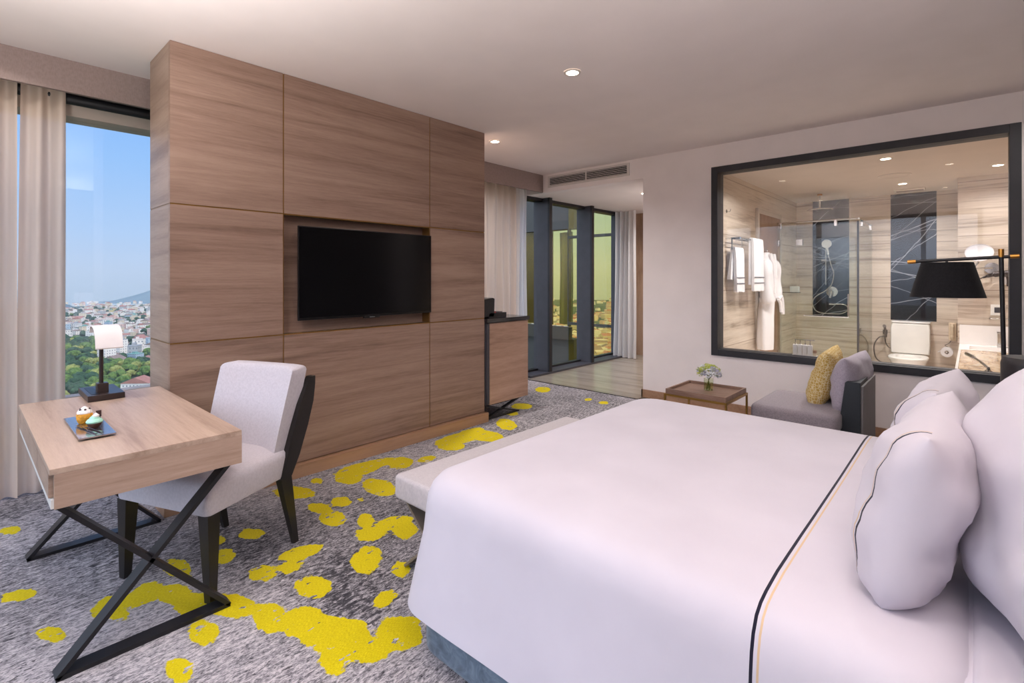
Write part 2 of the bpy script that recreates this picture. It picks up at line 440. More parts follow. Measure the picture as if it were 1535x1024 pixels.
# the half of the sky on the camera's side of the tower is brightened, unseen, to light the room
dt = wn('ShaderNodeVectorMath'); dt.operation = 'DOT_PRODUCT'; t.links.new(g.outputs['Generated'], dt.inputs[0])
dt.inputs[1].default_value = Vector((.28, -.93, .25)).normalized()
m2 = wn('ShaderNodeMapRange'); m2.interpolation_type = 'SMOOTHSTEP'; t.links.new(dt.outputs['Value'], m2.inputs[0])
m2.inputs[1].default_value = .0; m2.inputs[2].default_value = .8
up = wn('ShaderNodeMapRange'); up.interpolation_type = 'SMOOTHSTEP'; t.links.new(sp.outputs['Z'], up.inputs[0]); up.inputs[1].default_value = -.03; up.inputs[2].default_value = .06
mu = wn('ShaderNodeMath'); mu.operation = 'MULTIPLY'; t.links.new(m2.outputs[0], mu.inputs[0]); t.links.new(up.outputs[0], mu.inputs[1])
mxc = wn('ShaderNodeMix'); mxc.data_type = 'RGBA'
t.links.new(mu.outputs[0], mxc.inputs[0]); t.links.new(rp.outputs[0], mxc.inputs[6]); mxc.inputs[7].default_value = (SKYFILL*.84, SKYFILL*.95, SKYFILL*1.16, 1)
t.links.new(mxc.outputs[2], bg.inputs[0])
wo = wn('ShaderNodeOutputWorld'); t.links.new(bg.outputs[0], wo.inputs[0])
sun = bpy.data.lights.new('sun', 'SUN'); sun.energy = SUN; sun.color = (1, .93, .82); sun.angle = R(1)
so = bpy.data.objects.new('sun', sun); COL.objects.link(so); so.rotation_euler = Vector((-.62, -.42, -.66)).to_track_quat('-Z', 'Y').to_euler()

# ------------------------------------------------------------------ room shell
BLOBS = [(-3.89, 0.188, 0.019, 0.038, 0.063, -0.001), (-3.061, 0.175, 0.018, 0.048, 0.054, 0.0), (-2.635, 0.241, 0.038, 0.035, 0.054, -0.005), (-2.067, 0.525, 0.035, 0.032, 0.06, -0.015), (-2.687, 0.425, -0.01, 0.05, 0.076, 0.0), (-2.582, 0.441, 0.024, 0.022, 0.046, -0.008), (-2.677, 0.544, -0.015, 0.077, 0.078, -0.003), (-2.792, 0.7, 0.068, 0.037, 0.077, -0.025), (-2.576, 0.636, 0.056, 0.051, 0.076, -0.019), (-2.438, 0.67, 0.059, 0.053, 0.09, -0.025), (-2.309, 0.77, 0.094, 0.066, 0.077, -0.029), (-2.212, 0.642, 0.008, 0.045, 0.078, -0.009), (-2.107, 0.852, 0.052, 0.047, 0.087, -0.035), (-1.997, 0.931, 0.072, 0.065, 0.086, -0.04), (-1.89, 0.95, 0.086, 0.048, 0.083, -0.054), (-1.792, 1.015, 0.099, 0.055, 0.074, -0.054), (-1.647, 1.147, 0.056, 0.065, 0.078, -0.048), (-1.666, 1.011, 0.073, 0.067, 0.054, -0.033), (-1.709, 0.928, 0.047, 0.043, 0.042, -0.023), (-1.665, 0.891, 0.021, 0.019, 0.026, -0.014), (-2.18, 1.068, 0.057, 0.052, 0.075, -0.037), (-1.871, 1.235, -0.002, 0.053, 0.04, -0.011), (-2.197, 1.351, -0.023, 0.084, 0.108, -0.026), (-2.492, 1.155, 0.028, 0.099, 0.058, -0.019), (-2.409, 1.064, 0.023, 0.043, 0.059, -0.02), (-2.454, 0.956, 0.026, 0.049, 0.065, -0.019), (-2.875, 1.065, 0.036, 0.048, 0.054, -0.018), (-2.738, 0.889, 0.001, 0.04, 0.07, -0.012), (-2.924, 0.926, 0.016, 0.014, 0.037, -0.012), (-2.398, 1.499, 0.046, 0.061, 0.065, -0.037), (-2.409, 1.651, 0.033, 0.106, 0.063, -0.034), (-2.29, 1.647, 0.043, 0.039, 0.073, -0.052), (-2.553, 1.561, 0.034, 0.031, 0.077, -0.047), (-2.713, 1.448, 0.051, 0.046, 0.09, -0.048), (-2.89, 1.457, 0.062, 0.039, 0.057, -0.031), (-2.879, 1.589, 0.04, 0.036, 0.06, -0.033), (-3.227, 1.456, 0.109, 0.085, 0.089, -0.042), (-2.896, 1.87, 0.12, 0.047, 0.102, -0.077), (-3.269, 1.956, 0.026, 0.183, 0.108, -0.053), (-3.188, 1.815, 0.068, 0.062, 0.096, -0.055), (-3.271, 2.096, 0.019, 0.132, 0.074, -0.039), (-3.151, 2.224, 0.03, 0.085, 0.095, -0.059), (-3.074, 2.407, 0.012, 0.071, 0.048, -0.031), (-3.16, 2.722, 0.081, 0.074, 0.075, -0.065), (-3.258, 2.912, 0.051, 0.24, 0.113, -0.088), (-3.162, 3.099, 0.164, 0.083, 0.104, -0.107), (-3.249, 3.484, 0.107, 0.021, 0.11, -0.131), (-3.319, 3.086, 0.011, 0.147, 0.075, -0.059), (-3.584, 4.085, 0.08, 0.073, 0.075, -0.085), (-3.925, 4.875, 0.067, 0.061, 0.094, -0.117), (-3.009, 4.806, 0.033, 0.03, 0.04, -0.064), (-3.221, 4.821, 0.028, 0.026, 0.035, -0.053), (-1.999, 1.415, 0.028, 0.026, 0.055, -0.039), (-3.29, 1.644, 0.027, 0.024, 0.043, -0.022), (-2.821, 1.693, 0.012, 0.011, 0.021, -0.013), (-1.697, 1.194, 0.051, 0.047, 0.026, -0.019), (-3.46, 3.8, 0.04, 0.037, 0.051, -0.056), (-2.798, 3.78, 0.055, 0.05, 0.038, -0.051)]
def carpet():
    x0, x1, y0, y1 = -4.72, 1.0, -.36, 5.21
    st = .024; nx = int((x1-x0)/st)+1; ny = int((y1-y0)/st)+1
    xs = np.linspace(x0, x1, nx); ys = np.linspace(y0, y1, ny)
    X, Y = np.meshgrid(xs, ys, indexing='ij')
    co = np.stack([X.ravel(), Y.ravel(), np.zeros(nx*ny)], 1)
    F = np.full(nx*ny, -1.0)
    for cx, cy, ax, ay, bx, by in BLOBS:
        det = ax*by-ay*bx; dx = co[:, 0]-cx; dy = co[:, 1]-cy
        u = (dx*by-dy*bx)/det; v = (ax*dy-ay*dx)/det
        r = np.sqrt(abs(det))
        q = np.sqrt(u*u+v*v)
        F = np.maximum(F, (1-q)*r)
    me = bpy.data.meshes.new('floor_carpet')
    idx = np.arange(nx*ny).reshape(nx, ny)
    f = np.stack([idx[:-1, :-1].ravel(), idx[1:, :-1].ravel(), idx[1:, 1:].ravel(), idx[:-1, 1:].ravel()], 1)
    me.from_pydata(co.tolist(), [], f.tolist())
    a = me.attributes.new('blot', 'FLOAT', 'POINT'); a.data.foreach_set('value', F.astype(np.float32))
    me.materials.append(M['carpet'])
    o = bpy.data.objects.new('floor', me); COL.objects.link(o); o['kind'] = 'structure'
    o['label'] = 'grey streaked carpet with mustard yellow blotches'
carpet()
struct('floor_timber', MB().box(-4.72, -2.82, 5.21, 8.4, -.05, .002), M['floor_wood'], 'pale timber floor past the end of the carpet')
struct('floor_bathroom', MB().box(-2.2, 1.9, 5.4, 8.9, -.05, .0), plain('pale_floor_tile', lin(232, 224, 214), .3, var=.02))
struct('floor_slab', MB().box(-5.0, 2, -.6, 9, -.4, -.052), M['wall'])
struct('trim_1', MB().box(-4.5, -2.8, 5.2, 5.215, 0, .006), M['lamp_brown'], 'dark strip between carpet and timber floor')
struct('ceiling', MB().box(-4.9, 1.1, -.5, YR, H, H+.2), M['ceiling'])
struct('ceiling_corridor', MB().box(-4.9, -2.6, YR+.14, 9, SH, H+.2), M['ceiling'])
struct('ceiling_bathroom', MB().box(-2.6, 1.95, YR+.14, 9, SH, H+.2), M['cavity'])
# wall with the bathroom window and the corridor opening
WX0, WX1, WZ0, WZ1 = -2.03, .275, .57, 2.546
m = MB()
m.box(-4.9, -2.825, YR, YR+.14, SH, H)
m.box(-2.825, WX0, YR, YR+.14, 0, H)
m.box(WX0, WX1, YR, YR+.14, 0, WZ0).box(WX0, WX1, YR, YR+.14, WZ1, H)
m.box(WX1, 1.95, YR, YR+.14, 0, H)
struct('wall_right', m, M['wall'])
struct('wall_corridor', MB().box(-2.825, -2.16, YR+.14, 8.9, 0, SH), M['wall'])
struct('baseboard_right', MB().box(-2.84, 1.0, YR-.015, YR, 0, .09).box(-2.84, -2.825, YR-.015, YR+.4, 0, .09), M['plinth'])
struct('wall_headboard', MB().box(.98, 1.1, -.5, YR, 0, H), wood('dark_wall_panelling', lin(48, 38, 34), lin(66, 52, 45), lin(80, 64, 55), (5, .5, 8)), 'dark wood panelled wall behind the bed head')
struct('wall_corridor_end', MB().box(-4.9, -2.6, 8.22, 8.4, 0, SH), M['door_wood'])
# bathroom shell
struct('wall_bathroom_left', MB().box(-2.16, -2.01, YR+.14, 8.9, 0, SH), M['travertine'])
m = MB().box(-2.16, -1.79, 8.75, 8.95, 0, SH).box(-1.322, -.837, 8.75, 8.95, 0, SH).box(-.346, 1.95, 8.75, 8.95, 0, SH)
m.box(-1.79, -1.322, 8.75, 8.95, 0, .8).box(-.837, -.346, 8.75, 8.95, 0, .8)
struct('wall_bathroom_back', m, M['travertine'])
struct('trim_2', MB().box(-1.79, -1.322, 8.752, 8.95, .8, SH), M['dark_marble'], 'black veined marble strip behind the shower')
struct('trim_3', MB().box(-.837, -.346, 8.752, 8.95, .8, SH), M['dark_marble'], 'black veined marble strip above the toilet')
struct('wall_bathroom_step', MB().box(-.12, 1.95, 7.79, 8.75, 0, SH), M['travertine'])
struct('wall_bathroom_right', MB().box(1.8, 1.95, YR+.14, 7.79, 0, SH), M['travertine'])
# bathroom door in the left tiled wall
d = struct('door_1', MB().box(-2.02, -1.985, 6.80, 7.73, 0, 2.2), M['door_wood'])
struct('door_frame', MB().box(-2.02, -1.975, 6.745, 6.80, 0, 2.26).box(-2.02, -1.975, 7.73, 7.785, 0, 2.26).box(-2.02, -1.975, 6.80, 7.73, 2.2, 2.26), M['beige_frame'], 'pale door frame', d)
# bathroom window: charcoal frame and clear pane
fw = .066
m = MB()
for x0, x1, z0, z1 in ((WX0, WX0+fw, WZ0, WZ1), (WX1-fw, WX1, WZ0, WZ1), (WX0+fw, WX1-fw, WZ0, WZ0+fw), (WX0+fw, WX1-fw, WZ1-fw, WZ1)):
    m.box(x0, x1, YR-.022, YR+.15, z0, z1, .003)
f4 = struct('window_4', m, M['frame'], 'charcoal framed window from the bedroom into the bathroom')
struct('pane', MB().box(WX0+fw, WX1-fw, YR+.02, YR+.026, WZ0+fw, WZ1-fw), M['bath_glass'], None, f4)
struct('window_sill', MB().box(WX0+fw, WX1-fw, YR+.03, YR+.14, WZ0+fw-.004, WZ0+fw+.004), M['frame'], None, f4)

# window wall on the left and its corridor run
GX = -4.72
m = MB()
m.box(GX-.1, GX+.12, -.5, 5.3, 2.5, H)                 # head
m.box(GX-.06, GX+.05, -.36, 5.3, .47, .545)             # rail
m.box(GX-.08, GX+.1, -.36, 5.3, 0, .05)                # sill at the floor
w1 = struct('window_1', m, M['beige_frame'], 'full height window beside the desk with pale head and rail')
m = MB()
for y in (-.33, 1.35, 2.75, 4.15): m.box(GX-.06, GX+.12, y-.03, y+.03, .05, 2.5)
struct('mullion', m, M['frame'], None, w1)
struct('pane', MB().box(GX-.004, GX+.002, -.36, 5.3, .0, 2.5), M['glass'], None, w1)
m = MB()
m.box(GX-.05, GX+.10, 5.3, 8.22, 2.495, SH+.02)
for y in (5.72, 6.815, 7.88): m.box(GX+.205, GX+.235, y-.004, y+.062, 0, SH)
m.box(GX-.06, GX+.02, 5.3, 8.22, 0, .055)
w2 = struct('window_2', m, M['black_metal'], 'black and grey framed corridor windows looking at the gold glazing')
m = MB()
for y in (5.72, 6.815, 7.88): m.box(GX-.06, GX+.205, y, y+.055, 0, SH)
m.box(GX+.02, GX+.24, 5.3, 8.22, 0, .03)
struct('mullion', m, M['mullion'], 'grey mullions and sill', w2)
struct('pane', MB().box(GX-.004, GX+.002, 5.3, 8.22, .05, 2.5), M['smoke_glass'], None, w2)
# window wall behind the camera
m = MB()
m.box(-4.9, 1.1, -.62, -.42, 2.5, H)
m.box(.12, 1.1, -.62, -.42, 0, 2.5)
m.box(-4.9, -4.6, -.62, -.42, 0, 2.5)
struct('wall_window_side', m, M['wall'])
m = MB()
for x in (-4.6, -3.4, -2.2, -.62, .10): m.box(x-.03, x+.03, -.6, -.42, 0, 2.5)
m.box(-4.6, .1, -.6, -.45, 0, .05).box(-4.6, .1, -.6, -.45, 2.45, 2.5)
w3 = struct('window_3', m, M['frame'])
struct('pane', MB().box(-4.6, .1, -.53, -.524, .05, 2.45), M['glass'], None, w3)
struct('wall_corner', MB().box(-4.95, -4.72, -.62, -.36, 0, H), M['wall'])

# ------------------------------------------------------------------ pelmets, blind, curtains
struct('trim_4', MB().box(-4.31, -4.28, -.4, 1.3, 2.575, H), M['pelmet'], 'taupe fabric pelmet over the desk window')
struct('trim_5', MB().box(-4.345, -4.315, 3.0, YR, 2.545, H), M['pelmet'], 'taupe fabric pelmet by the corridor')
b = thing('roller_blind', 'black roller blind rolled up under the pelmet at the desk window', 'blind', (-4.5, .3, 2.55))
mb = MB(); mb.tube([(-4.5, -.3, 2.587), (-4.5, 1.3, 2.587)], .034, 16, False)
mb.build('roll', M['blind'], b, True)
MB().box(-4.53, -4.47, -.3, 1.3, 2.63, 2.67).box(-4.52, -4.48, -.32, -.3, 2.55, 2.66).box(-4.52, -4.48, 1.3, 1.32, 2.55, 2.66).build('bracket', M['blind'], b)

def curtain(name, label, x, ya, yb, z0, z1, mat, lam=.075, amp=.035, flare=1.0, seed=0, axis='y', shift=0.0, group=None):
    rnd = random.Random(seed); n = max(24, int(abs(yb-ya)/lam*14)); nz = 26
    ph = [rnd.uniform(0, 6.28) for _ in range(4)]
    bm = bmesh.new(); G = []
    for k in range(nz+1):
        tz = k/nz; z = z1+(z0-z1)*tz; row = []
        for i in range(n+1):
            s_ = i/n; yy = ya+(yb-ya)*s_; mid = (ya+yb)/2
            y = mid+(yy-mid)*(1+(flare-1)*tz)+shift*tz
            wv = math.sin(2*math.pi*yy/lam+ph[0]+.9*math.sin(yy*9+ph[1]))
            a = amp*(.75+.25*math.sin(yy*23+ph[2]))*(1+.15*math.sin(3*tz+ph[3]))
            d_ = a*wv+.012*math.sin(5*tz+yy*14)
            row.append(bm.verts.new((x+d_, y, z) if axis == 'y' else (y, x+d_, z)))
        G.append(row)
    for k in range(nz):
        for i in range(n): bm.faces.new((G[k][i], G[k][i+1], G[k+1][i+1], G[k+1][i]))
    mb = MB(); mb.bm.free(); mb.bm = bm
    o = mb.build(name, mat, None, True, 0)
    return tag(o, label, 'curtain', group)
curtain('curtain', 'sheer beige curtain cut off by the left edge of the photo', -4.43, -.34, .245, .012, 2.64, M['curtain'], .12, .04, 1.0, 3)
curtain('curtain', 'sheer beige curtain hanging between the window gap and the blue sky behind the desk', -4.43, .262, .475, .012, 2.64, M['curtain'], .10, .035, 1.12, 5, shift=-.015)
curtain('curtain', 'beige curtain behind the small cabinet, right of the wood partition', -4.47, 3.3, 5.02, .012, 2.62, M['curtain'], .13, .035, 1, 8)
curtain('curtain', 'narrow white sheer curtain against the first dark corridor window', -4.45, 4.95, 5.165, .012, 2.6, M['curtain_white'], .085, .03, 1, 9)
curtain('curtain', 'white and grey sheer curtain at the far end of the corridor', 7.73, -4.60, -4.20, .012, SH-.01, M['curtain_white'], .085, .05, 1.12, 11, axis='x', shift=-.03)

# ------------------------------------------------------------------ wood partition with television
XW = -3.475
p = thing('partition', 'wood veneer partition with gold inlay lines carrying the television', 'partition', (-3.7, 2.12, 0))
cy = [.834, 1.494, 2.752, 3.416]; cz = [.09, .993, 1.82, H]
gap = .009
for i in range(3):
    for k in range(3):
        if (i, k) == (1, 1): continue
        MB().box(XW-.03, XW, cy[i]+(gap/2 if i else 0), cy[i+1]-(gap/2 if i < 2 else 0), cz[k]+gap/2, cz[k+1]-(gap/2 if k < 2 else .002)).build('panel', M['veneer'], p)
MB().box(XW-.13, XW-.1, cy[1], cy[2], cz[1], cz[2]).build('recess_panel', M['veneer'], p)
for k in range(3):
    MB().box(-3.93, XW-.031, cy[0]-.0, cy[0]+.03, cz[k]+gap/2, cz[k+1]-(gap/2 if k < 2 else .002)).build('side_panel', M['veneer_side'], p)
    MB().box(-3.93, XW-.031, cy[3]-.03, cy[3], cz[k]+gap/2, cz[k+1]-(gap/2 if k < 2 else .002)).build('side_panel', M['veneer_side'], p)
MB().box(-3.93, XW-.14, cy[0]+.03, cy[3]-.03, .0, H-.002).build('core', M['veneer_side'], p)
m = MB()
for a, b_ in ((0, 1), (2, 3)):
    m.box(XW-.14, XW-.031, cy[a]+.03, cy[b_]-.001 if a == 0 else cy[b_]-.03, .02, H-.004)
m.box(XW-.14, XW-.031, cy[1], cy[2], cz[2]+.001, H-.004).box(XW-.14, XW-.031, cy[1], cy[2], .02, cz[1]-.001)
m.build('backing', M['veneer_side'], p)
for z in (cz[1], cz[2]):
    for i in (0, 2):
        MB().box(XW-.031, XW-.004, cy[i]+.001, cy[i+1]-.001, z-gap/2, z+gap/2).build('gold_strip', M['gold'], p)
    MB().box(-3.93, XW-.031, cy[0]+.002, cy[0]+.03, z-gap/2, z+gap/2).build('gold_strip', M['gold'], p)
MB().box(XW-.031, XW-.004, cy[1], cy[2], cz[2]-gap/2, cz[2]+gap/2).build('gold_strip', M['gold'], p)
MB().box(XW-.031, XW-.004, cy[1], cy[2], cz[1]-gap/2, cz[1]+gap/2).build('gold_strip', M['gold'], p)
for y in (cy[1], cy[2]):
    for z0, z1 in ((cz[0], cz[1]-gap/2), (cz[2]+gap/2, cz[3]-.003)):
        MB().box(XW-.031, XW-.004, y-gap/2, y+gap/2, z0, z1).build('gold_strip', M['gold'], p)
    MB().box(XW-.1, XW-.004, y-.003 if y < 2 else y-.003, y+.003, cz[1]+gap/2, cz[2]-gap/2).build('gold_strip', M['gold'], p)
MB().box(-3.95, XW+.045, .795, 3.43, 0, .088, .002).build('plinth', M['plinth'], p)

tv = thing('television', 'wide black flat television hung in the partition recess', 'television', (XW, 2.17, 1.08))
TX = XW+.022; t0, t1, tz0, tz1 = 1.585, 2.752, 1.083, 1.746
MB().box(TX-.045, TX-.012, t0+.02, t1-.02, tz0+.02, tz1-.02, .01).build('back_case', M['bezel'], tv)
MB().box(TX-.012, TX, t0, t1, tz0, tz1, .003).build('bezel', M['bezel'], tv)
MB().box(TX, TX+.001, t0+.008, t1-.008, tz0+.018, tz1-.008).build('screen', M['screen'], tv)
MB().box(XW-.1, TX-.045, 2.0, 2.34, 1.3, 1.56, .004).build('wall_bracket', M['black_metal'], tv)
MB().box(TX-.02, TX+.004, 2.10, 2.235, tz0-.012, tz0+.004, .003).build('receiver_tab', M['bezel'], tv)
# tiny blurred maker's lettering on the tab: four pale strokes
m = MB()
for k in range(4):
    y = 2.147+k*.0115
    m.box(TX+.004, TX+.0048, y, y+.008, tz0-.007, tz0-.0005)
m.build('lettering', M['silver'], tv)

# ------------------------------------------------------------------ desk
DX0, DX1, DY0, DY1, DZ0, DZ1 = -3.562, -2.272, .203, .803, .603, .74
dk = thing('desk', 'pale wood writing desk on black crossed metal legs', 'desk', (-2.92, .5, 0))
MB().box(DX0, DX1, DY0, DY1, DZ1-.02, DZ1, .0015).build('desktop', M['desk_top'], dk)
m = MB().box(DX1-.02, DX1, DY0+.012, DY1, DZ0, DZ1-.02).box(DX0, DX0+.02, DY0+.012, DY1, DZ0, DZ1-.02)
m.box(DX0+.02, DX1-.02, DY1-.02, DY1, DZ0, DZ1-.02).box(DX0+.02, DX1-.02, DY0+.03, DY1-.02, DZ0, DZ0+.015)
m.build('apron', M['desk_side'], dk)
dr = MB().box(DX0+.004, DX1-.028, DY0, DY0+.03, DZ0+.034, DZ1-.021).build('drawer', M['desk_side'], dk)
MB().box(DX0+.004, DX1-.006, DY0+.004, DY0+.03, DZ0+.002, DZ0+.032).build('drawer_edge', M['white_plastic'], dr)['label'] = 'white strip under the drawer front'
def xframe(x, root, w=.062, th=.016, y0=.222, y1=.77, top=DZ0, ya=None, yb=None):
    ya = y0 if ya is None else ya; yb = y1 if yb is None else yb
    z0 = th/2
    MB().bar((x, y0, z0), (x, y1, z0), w, th, (1, 0, 0)).build('foot_bar', M['black_metal'], root)
    MB().bar((x-.0, y0+.003, z0), (x, yb-.005, top-.004), w, th, (1, 0, 0)).build('leg', M['black_metal'], root)
    MB().bar((x, y1-.003, z0), (x, ya+.005, top-.004), w, th, (1, 0, 0)).build('leg', M['black_metal'], root)
    MB().box(x-w/2, x+w/2, ya, yb, top-.008, top-.001).build('mounting_bar', M['black_metal'], root)
xframe(-2.335, dk); xframe(-3.42, dk)

# lamp on the desk
l = thing('desk_lamp', 'small desk lamp with white curved shade and brown base', 'lamp', (-3.5, .52, DZ1))
bs = MB().box(-3.655, -3.35, .445, .6, DZ1+.001, DZ1+.032, .003).build('base', M['lamp_brown'], l)
MB().box(-3.62, -3.385, .465, .50, DZ1+.031, DZ1+.0335).build('tray_groove', M['black_metal'], bs)
MB().box(-3.462, -3.408, .492, .54, DZ1+.031, DZ1+.082, .003).build('collar', M['lamp_brown'], l)
MB().tube([(-3.435, .512, DZ1+.08), (-3.435, .512, 1.10)], .0095, 14, False).build('stem', M['lamp_brown'], l, True)

prof = [(-3.545, 1.088), (-3.54, 1.112), (-3.52, 1.124), (-3.475, 1.124), (-3.432, 1.116), (-3.398, 1.096), (-3.376, 1.062), (-3.362, 1.012)]
inn = [(x-.004 if x > -3.5 else x+.004, z-.005) for x, z in prof[::-1]]
MB().prism(prof+inn, 'y', .478, .594).build('shade', M['lamp_white'], l, True, 35)

# plate with two small cakes
pl = thing('plate', 'dark glossy rectangular plate on the desk holding two small cakes', 'plate', (-2.785, .372, DZ1))
MB().box(-3.0, -2.57, .315, .432, DZ1+.008, DZ1+.013, .001).build('dish', M['plate'], pl)
MB().box(-2.95, -2.62, .335, .412, DZ1+.001, DZ1+.008).build('foot', M['plate'], pl)
M['sponge'] = plain('orange_sponge', lin(226, 158, 48), .7, var=.18, nscale=90, bump=.3)
M['cup_dark'] = plain('dark_paper_cup', lin(84, 50, 36), .7, var=.15, nscale=80)
M['cream'] = plain('whipped_cream', lin(244, 238, 236), .5, var=.03, nscale=60)
M['choc'] = plain('chocolate', lin(52, 28, 26), .4, var=.1)
M['mint'] = plain('mint_icing', lin(168, 222, 200), .55, var=.05, nscale=60)
pz = DZ1+.0135
c = thing('cupcake', 'small orange sponge cake topped with white cream and chocolate dots', 'cake', (-2.835, .366, pz))
cx, cy_ = -2.835, .366
MB().lathe([(.019, pz), (.022, pz+.004), (.027, pz+.018), (.029, pz+.034), (.026, pz+.042), (.012, pz+.046)], (cx, cy_, 0)).build('sponge', M['sponge'], c, True)
m = MB().lathe([(.024, pz+.040), (.026, pz+.046), (.02, pz+.055), (.017, pz+.058), (.012, pz+.066), (.004, pz+.072)], (cx, cy_, 0))
for k in range(6): m.disc((cx+.018*math.cos(k*1.05), cy_+.018*math.sin(k*1.05), pz+.049), (math.cos(k*1.05), math.sin(k*1.05), .5), .009, .012, 10)
m.build('cream_top', M['cream'], c, True)
m = MB()
for k in range(5): m.disc((cx+.017*math.cos(k*1.3), cy_+.017*math.sin(k*1.3), pz+.06), (math.cos(k*1.3), math.sin(k*1.3), .6), .0045, .005, 8)
m.build('chocolate_dots', M['choc'], c)
c = thing('cupcake', 'small cake with mint green icing in a dark cup', 'cake', (-2.725, .384, pz))
cx, cy_ = -2.725, .384
MB().lathe([(.016, pz), (.019, pz+.003), (.027, pz+.02), (.027, pz+.022), (.02, pz+.023)], (cx, cy_, 0)).build('cup', M['cup_dark'], c, True)
m = MB().lathe([(.0275, pz+.0205), (.029, pz+.026), (.024, pz+.034), (.018, pz+.037), (.017, pz+.041), (.009, pz+.049), (.003, pz+.054)], (cx, cy_, 0))
m.build('icing', M['mint'], c, True)
MB().lathe([(.011, pz+.045), (.012, pz+.050), (.006, pz+.056), (.001, pz+.061)], (cx+.003, cy_+.004, 0)).build('cream_top', M['cream'], c, True)
MB().box(cx-.012, cx-.008, cy_+.006, cy_+.024, pz+.04, pz+.066).build('chocolate_shard', M['choc'], c)
for nm, lb, a, b_, in (('fork', 'small steel fork lying across the plate in front of the cakes', (-2.80, .338), (-2.60, .372)), ('spoon', 'small steel spoon beside the fork on the plate', (-2.79, .352), (-2.60, .392))):
    k = thing(nm, lb, nm, (*a, pz))
    A, B = Vector((*a, pz+.004)), Vector((*b_, pz+.004)); d_ = (B-A)
    MB().bar(A+d_*.32, B, .006, .002, (0, 1, 0)).build('handle', M['chrome'], k)
    m = MB()
    if nm == 'fork':
        n_ = Vector((-d_.y, d_.x, 0)).normalized()
        m.bar(A+d_*.2, A+d_*.33, .014, .002, (0, 1, 0))
        for o_ in (-.0055, 0, .0055): m.bar(A+n_*o_, A+d_*.22+n_*o_, .0025, .002, (0, 1, 0))
        m.build('tines', M['chrome'], k)
    else:
        m.disc(A+d_*.17, (0, 0, 1), .009, .003, 16, .03).build('bowl', M['chrome'], k)

# ------------------------------------------------------------------ desk chair
ch = local(thing('desk_chair', 'upholstered pale grey chair with black legs drawn up to the desk', 'chair', (-2.745, .86, 0), R(22.6)))
def trap(y0, y1, w0, w1, z, r=.03, n=4):
    P = [(-w0, y0), (w0, y0), (w1, y1), (-w1, y1)]; out = []
    for i in range(4):
        a, b, c_ = Vector(P[i-1]), Vector(P[i]), Vector(P[(i+1) % 4])
        p0 = b+(a-b).normalized()*r; p1 = b+(c_-b).normalized()*r
        for k in range(n+1):
            q = k/n; v = p0*(1-q)**2+b*2*q*(1-q)+p1*q*q; out.append((v.x, v.y, z))
    return out
L = []
for z, ins in ((.368, .012), (.372, .003), (.385, 0), (.47, 0), (.492, .006), (.505, .022), (.512, .05), (.516, .1), (.518, .16)):
    L.append(trap(-.29+ins, .24-ins*.6, .285-ins, .25-ins, z, .03))
MB().loft(L).build('seat', M['chair_fabric'], ch, True, 50)
def back_loop(z, grow=0.0):
    q = (z-.40)/.52; yc = .185+.125*q**1.15; hw = .232+.018*min(q, 1)-grow; th = .052-.012*q-grow*.6
    pts = []
    N = 14
    for i in range(N+1):
        x = -hw+2*hw*i/N; u = abs(x)/hw
        pts.append((x, yc-th-.055*u**3+.03*max(0, u-.93)/.07*.6, z))
    for i in range(N+1):
        x = hw-2*hw*i/N; u = abs(x)/hw
        pts.append((x, yc+th-.015*u**4, z))
    return pts
L = [back_loop(.40)]
for z in (.46, .52, .6, .68, .76, .83, .87, .892): L.append(back_loop(z))
for z, g_ in ((.904, .006), (.911, .016), (.915, .03)): L.append(back_loop(z, g_))
MB().loft(L).build('backrest', M['chair_fabric'], ch, True, 60)
for s_ in (-1, 1):
    x0, x1 = sorted((s_*.226, s_*.262))
    pts = [(.232, 0), (.262, 0), (.262, .03), (.222, .34), (.285, .55), (.332, .72), (.352, .82), (.338, .83), (.268, .76), (.226, .58), (.165, .42), (.13, .35), (.165, .335)]
    # lower leg tapers to the foot
    m = MB()
    m.loft([[(s_*.232, .236, 0), (s_*.254, .236, 0), (s_*.254, .266, 0), (s_*.232, .266, 0)][::1],
            [(s_*.226, .135, .37), (s_*.264, .135, .37), (s_*.264, .205, .37), (s_*.226, .205, .37)]])
    m.build('leg', M['black_wood'], ch)
    MB().loft([[(s_*.231, y, z), (s_*.231, y+dy, z), (s_*(.266), y+dy, z), (s_*(.266), y, z)] for y, dy, z in ((.14, .066, .369), (.168, .092, .46), (.216, .105, .6), (.262, .10, .72), (.31, .065, .81), (.345, .03, .85))]).build('back_frame', M['black_wood'], ch)
    MB().loft([[(s_*.250, -.275, 0), (s_*.284, -.275, 0), (s_*.284, -.243, 0), (s_*.250, -.243, 0)],
               [(s_*.224, -.285, .372), (s_*.282, -.285, .372), (s_*.282, -.225, .372), (s_*.224, -.225, .372)]]).build('leg', M['black_wood'], ch)
MB().loft([[(-.23, y, z), (.23, y, z), (.23, y+.02, z), (-.23, y+.02, z)] for y, z in ((.222, .37), (.275, .47), (.31, .6), (.34, .74), (.362, .83))]).build('back_shell', M['black_wood'], ch)

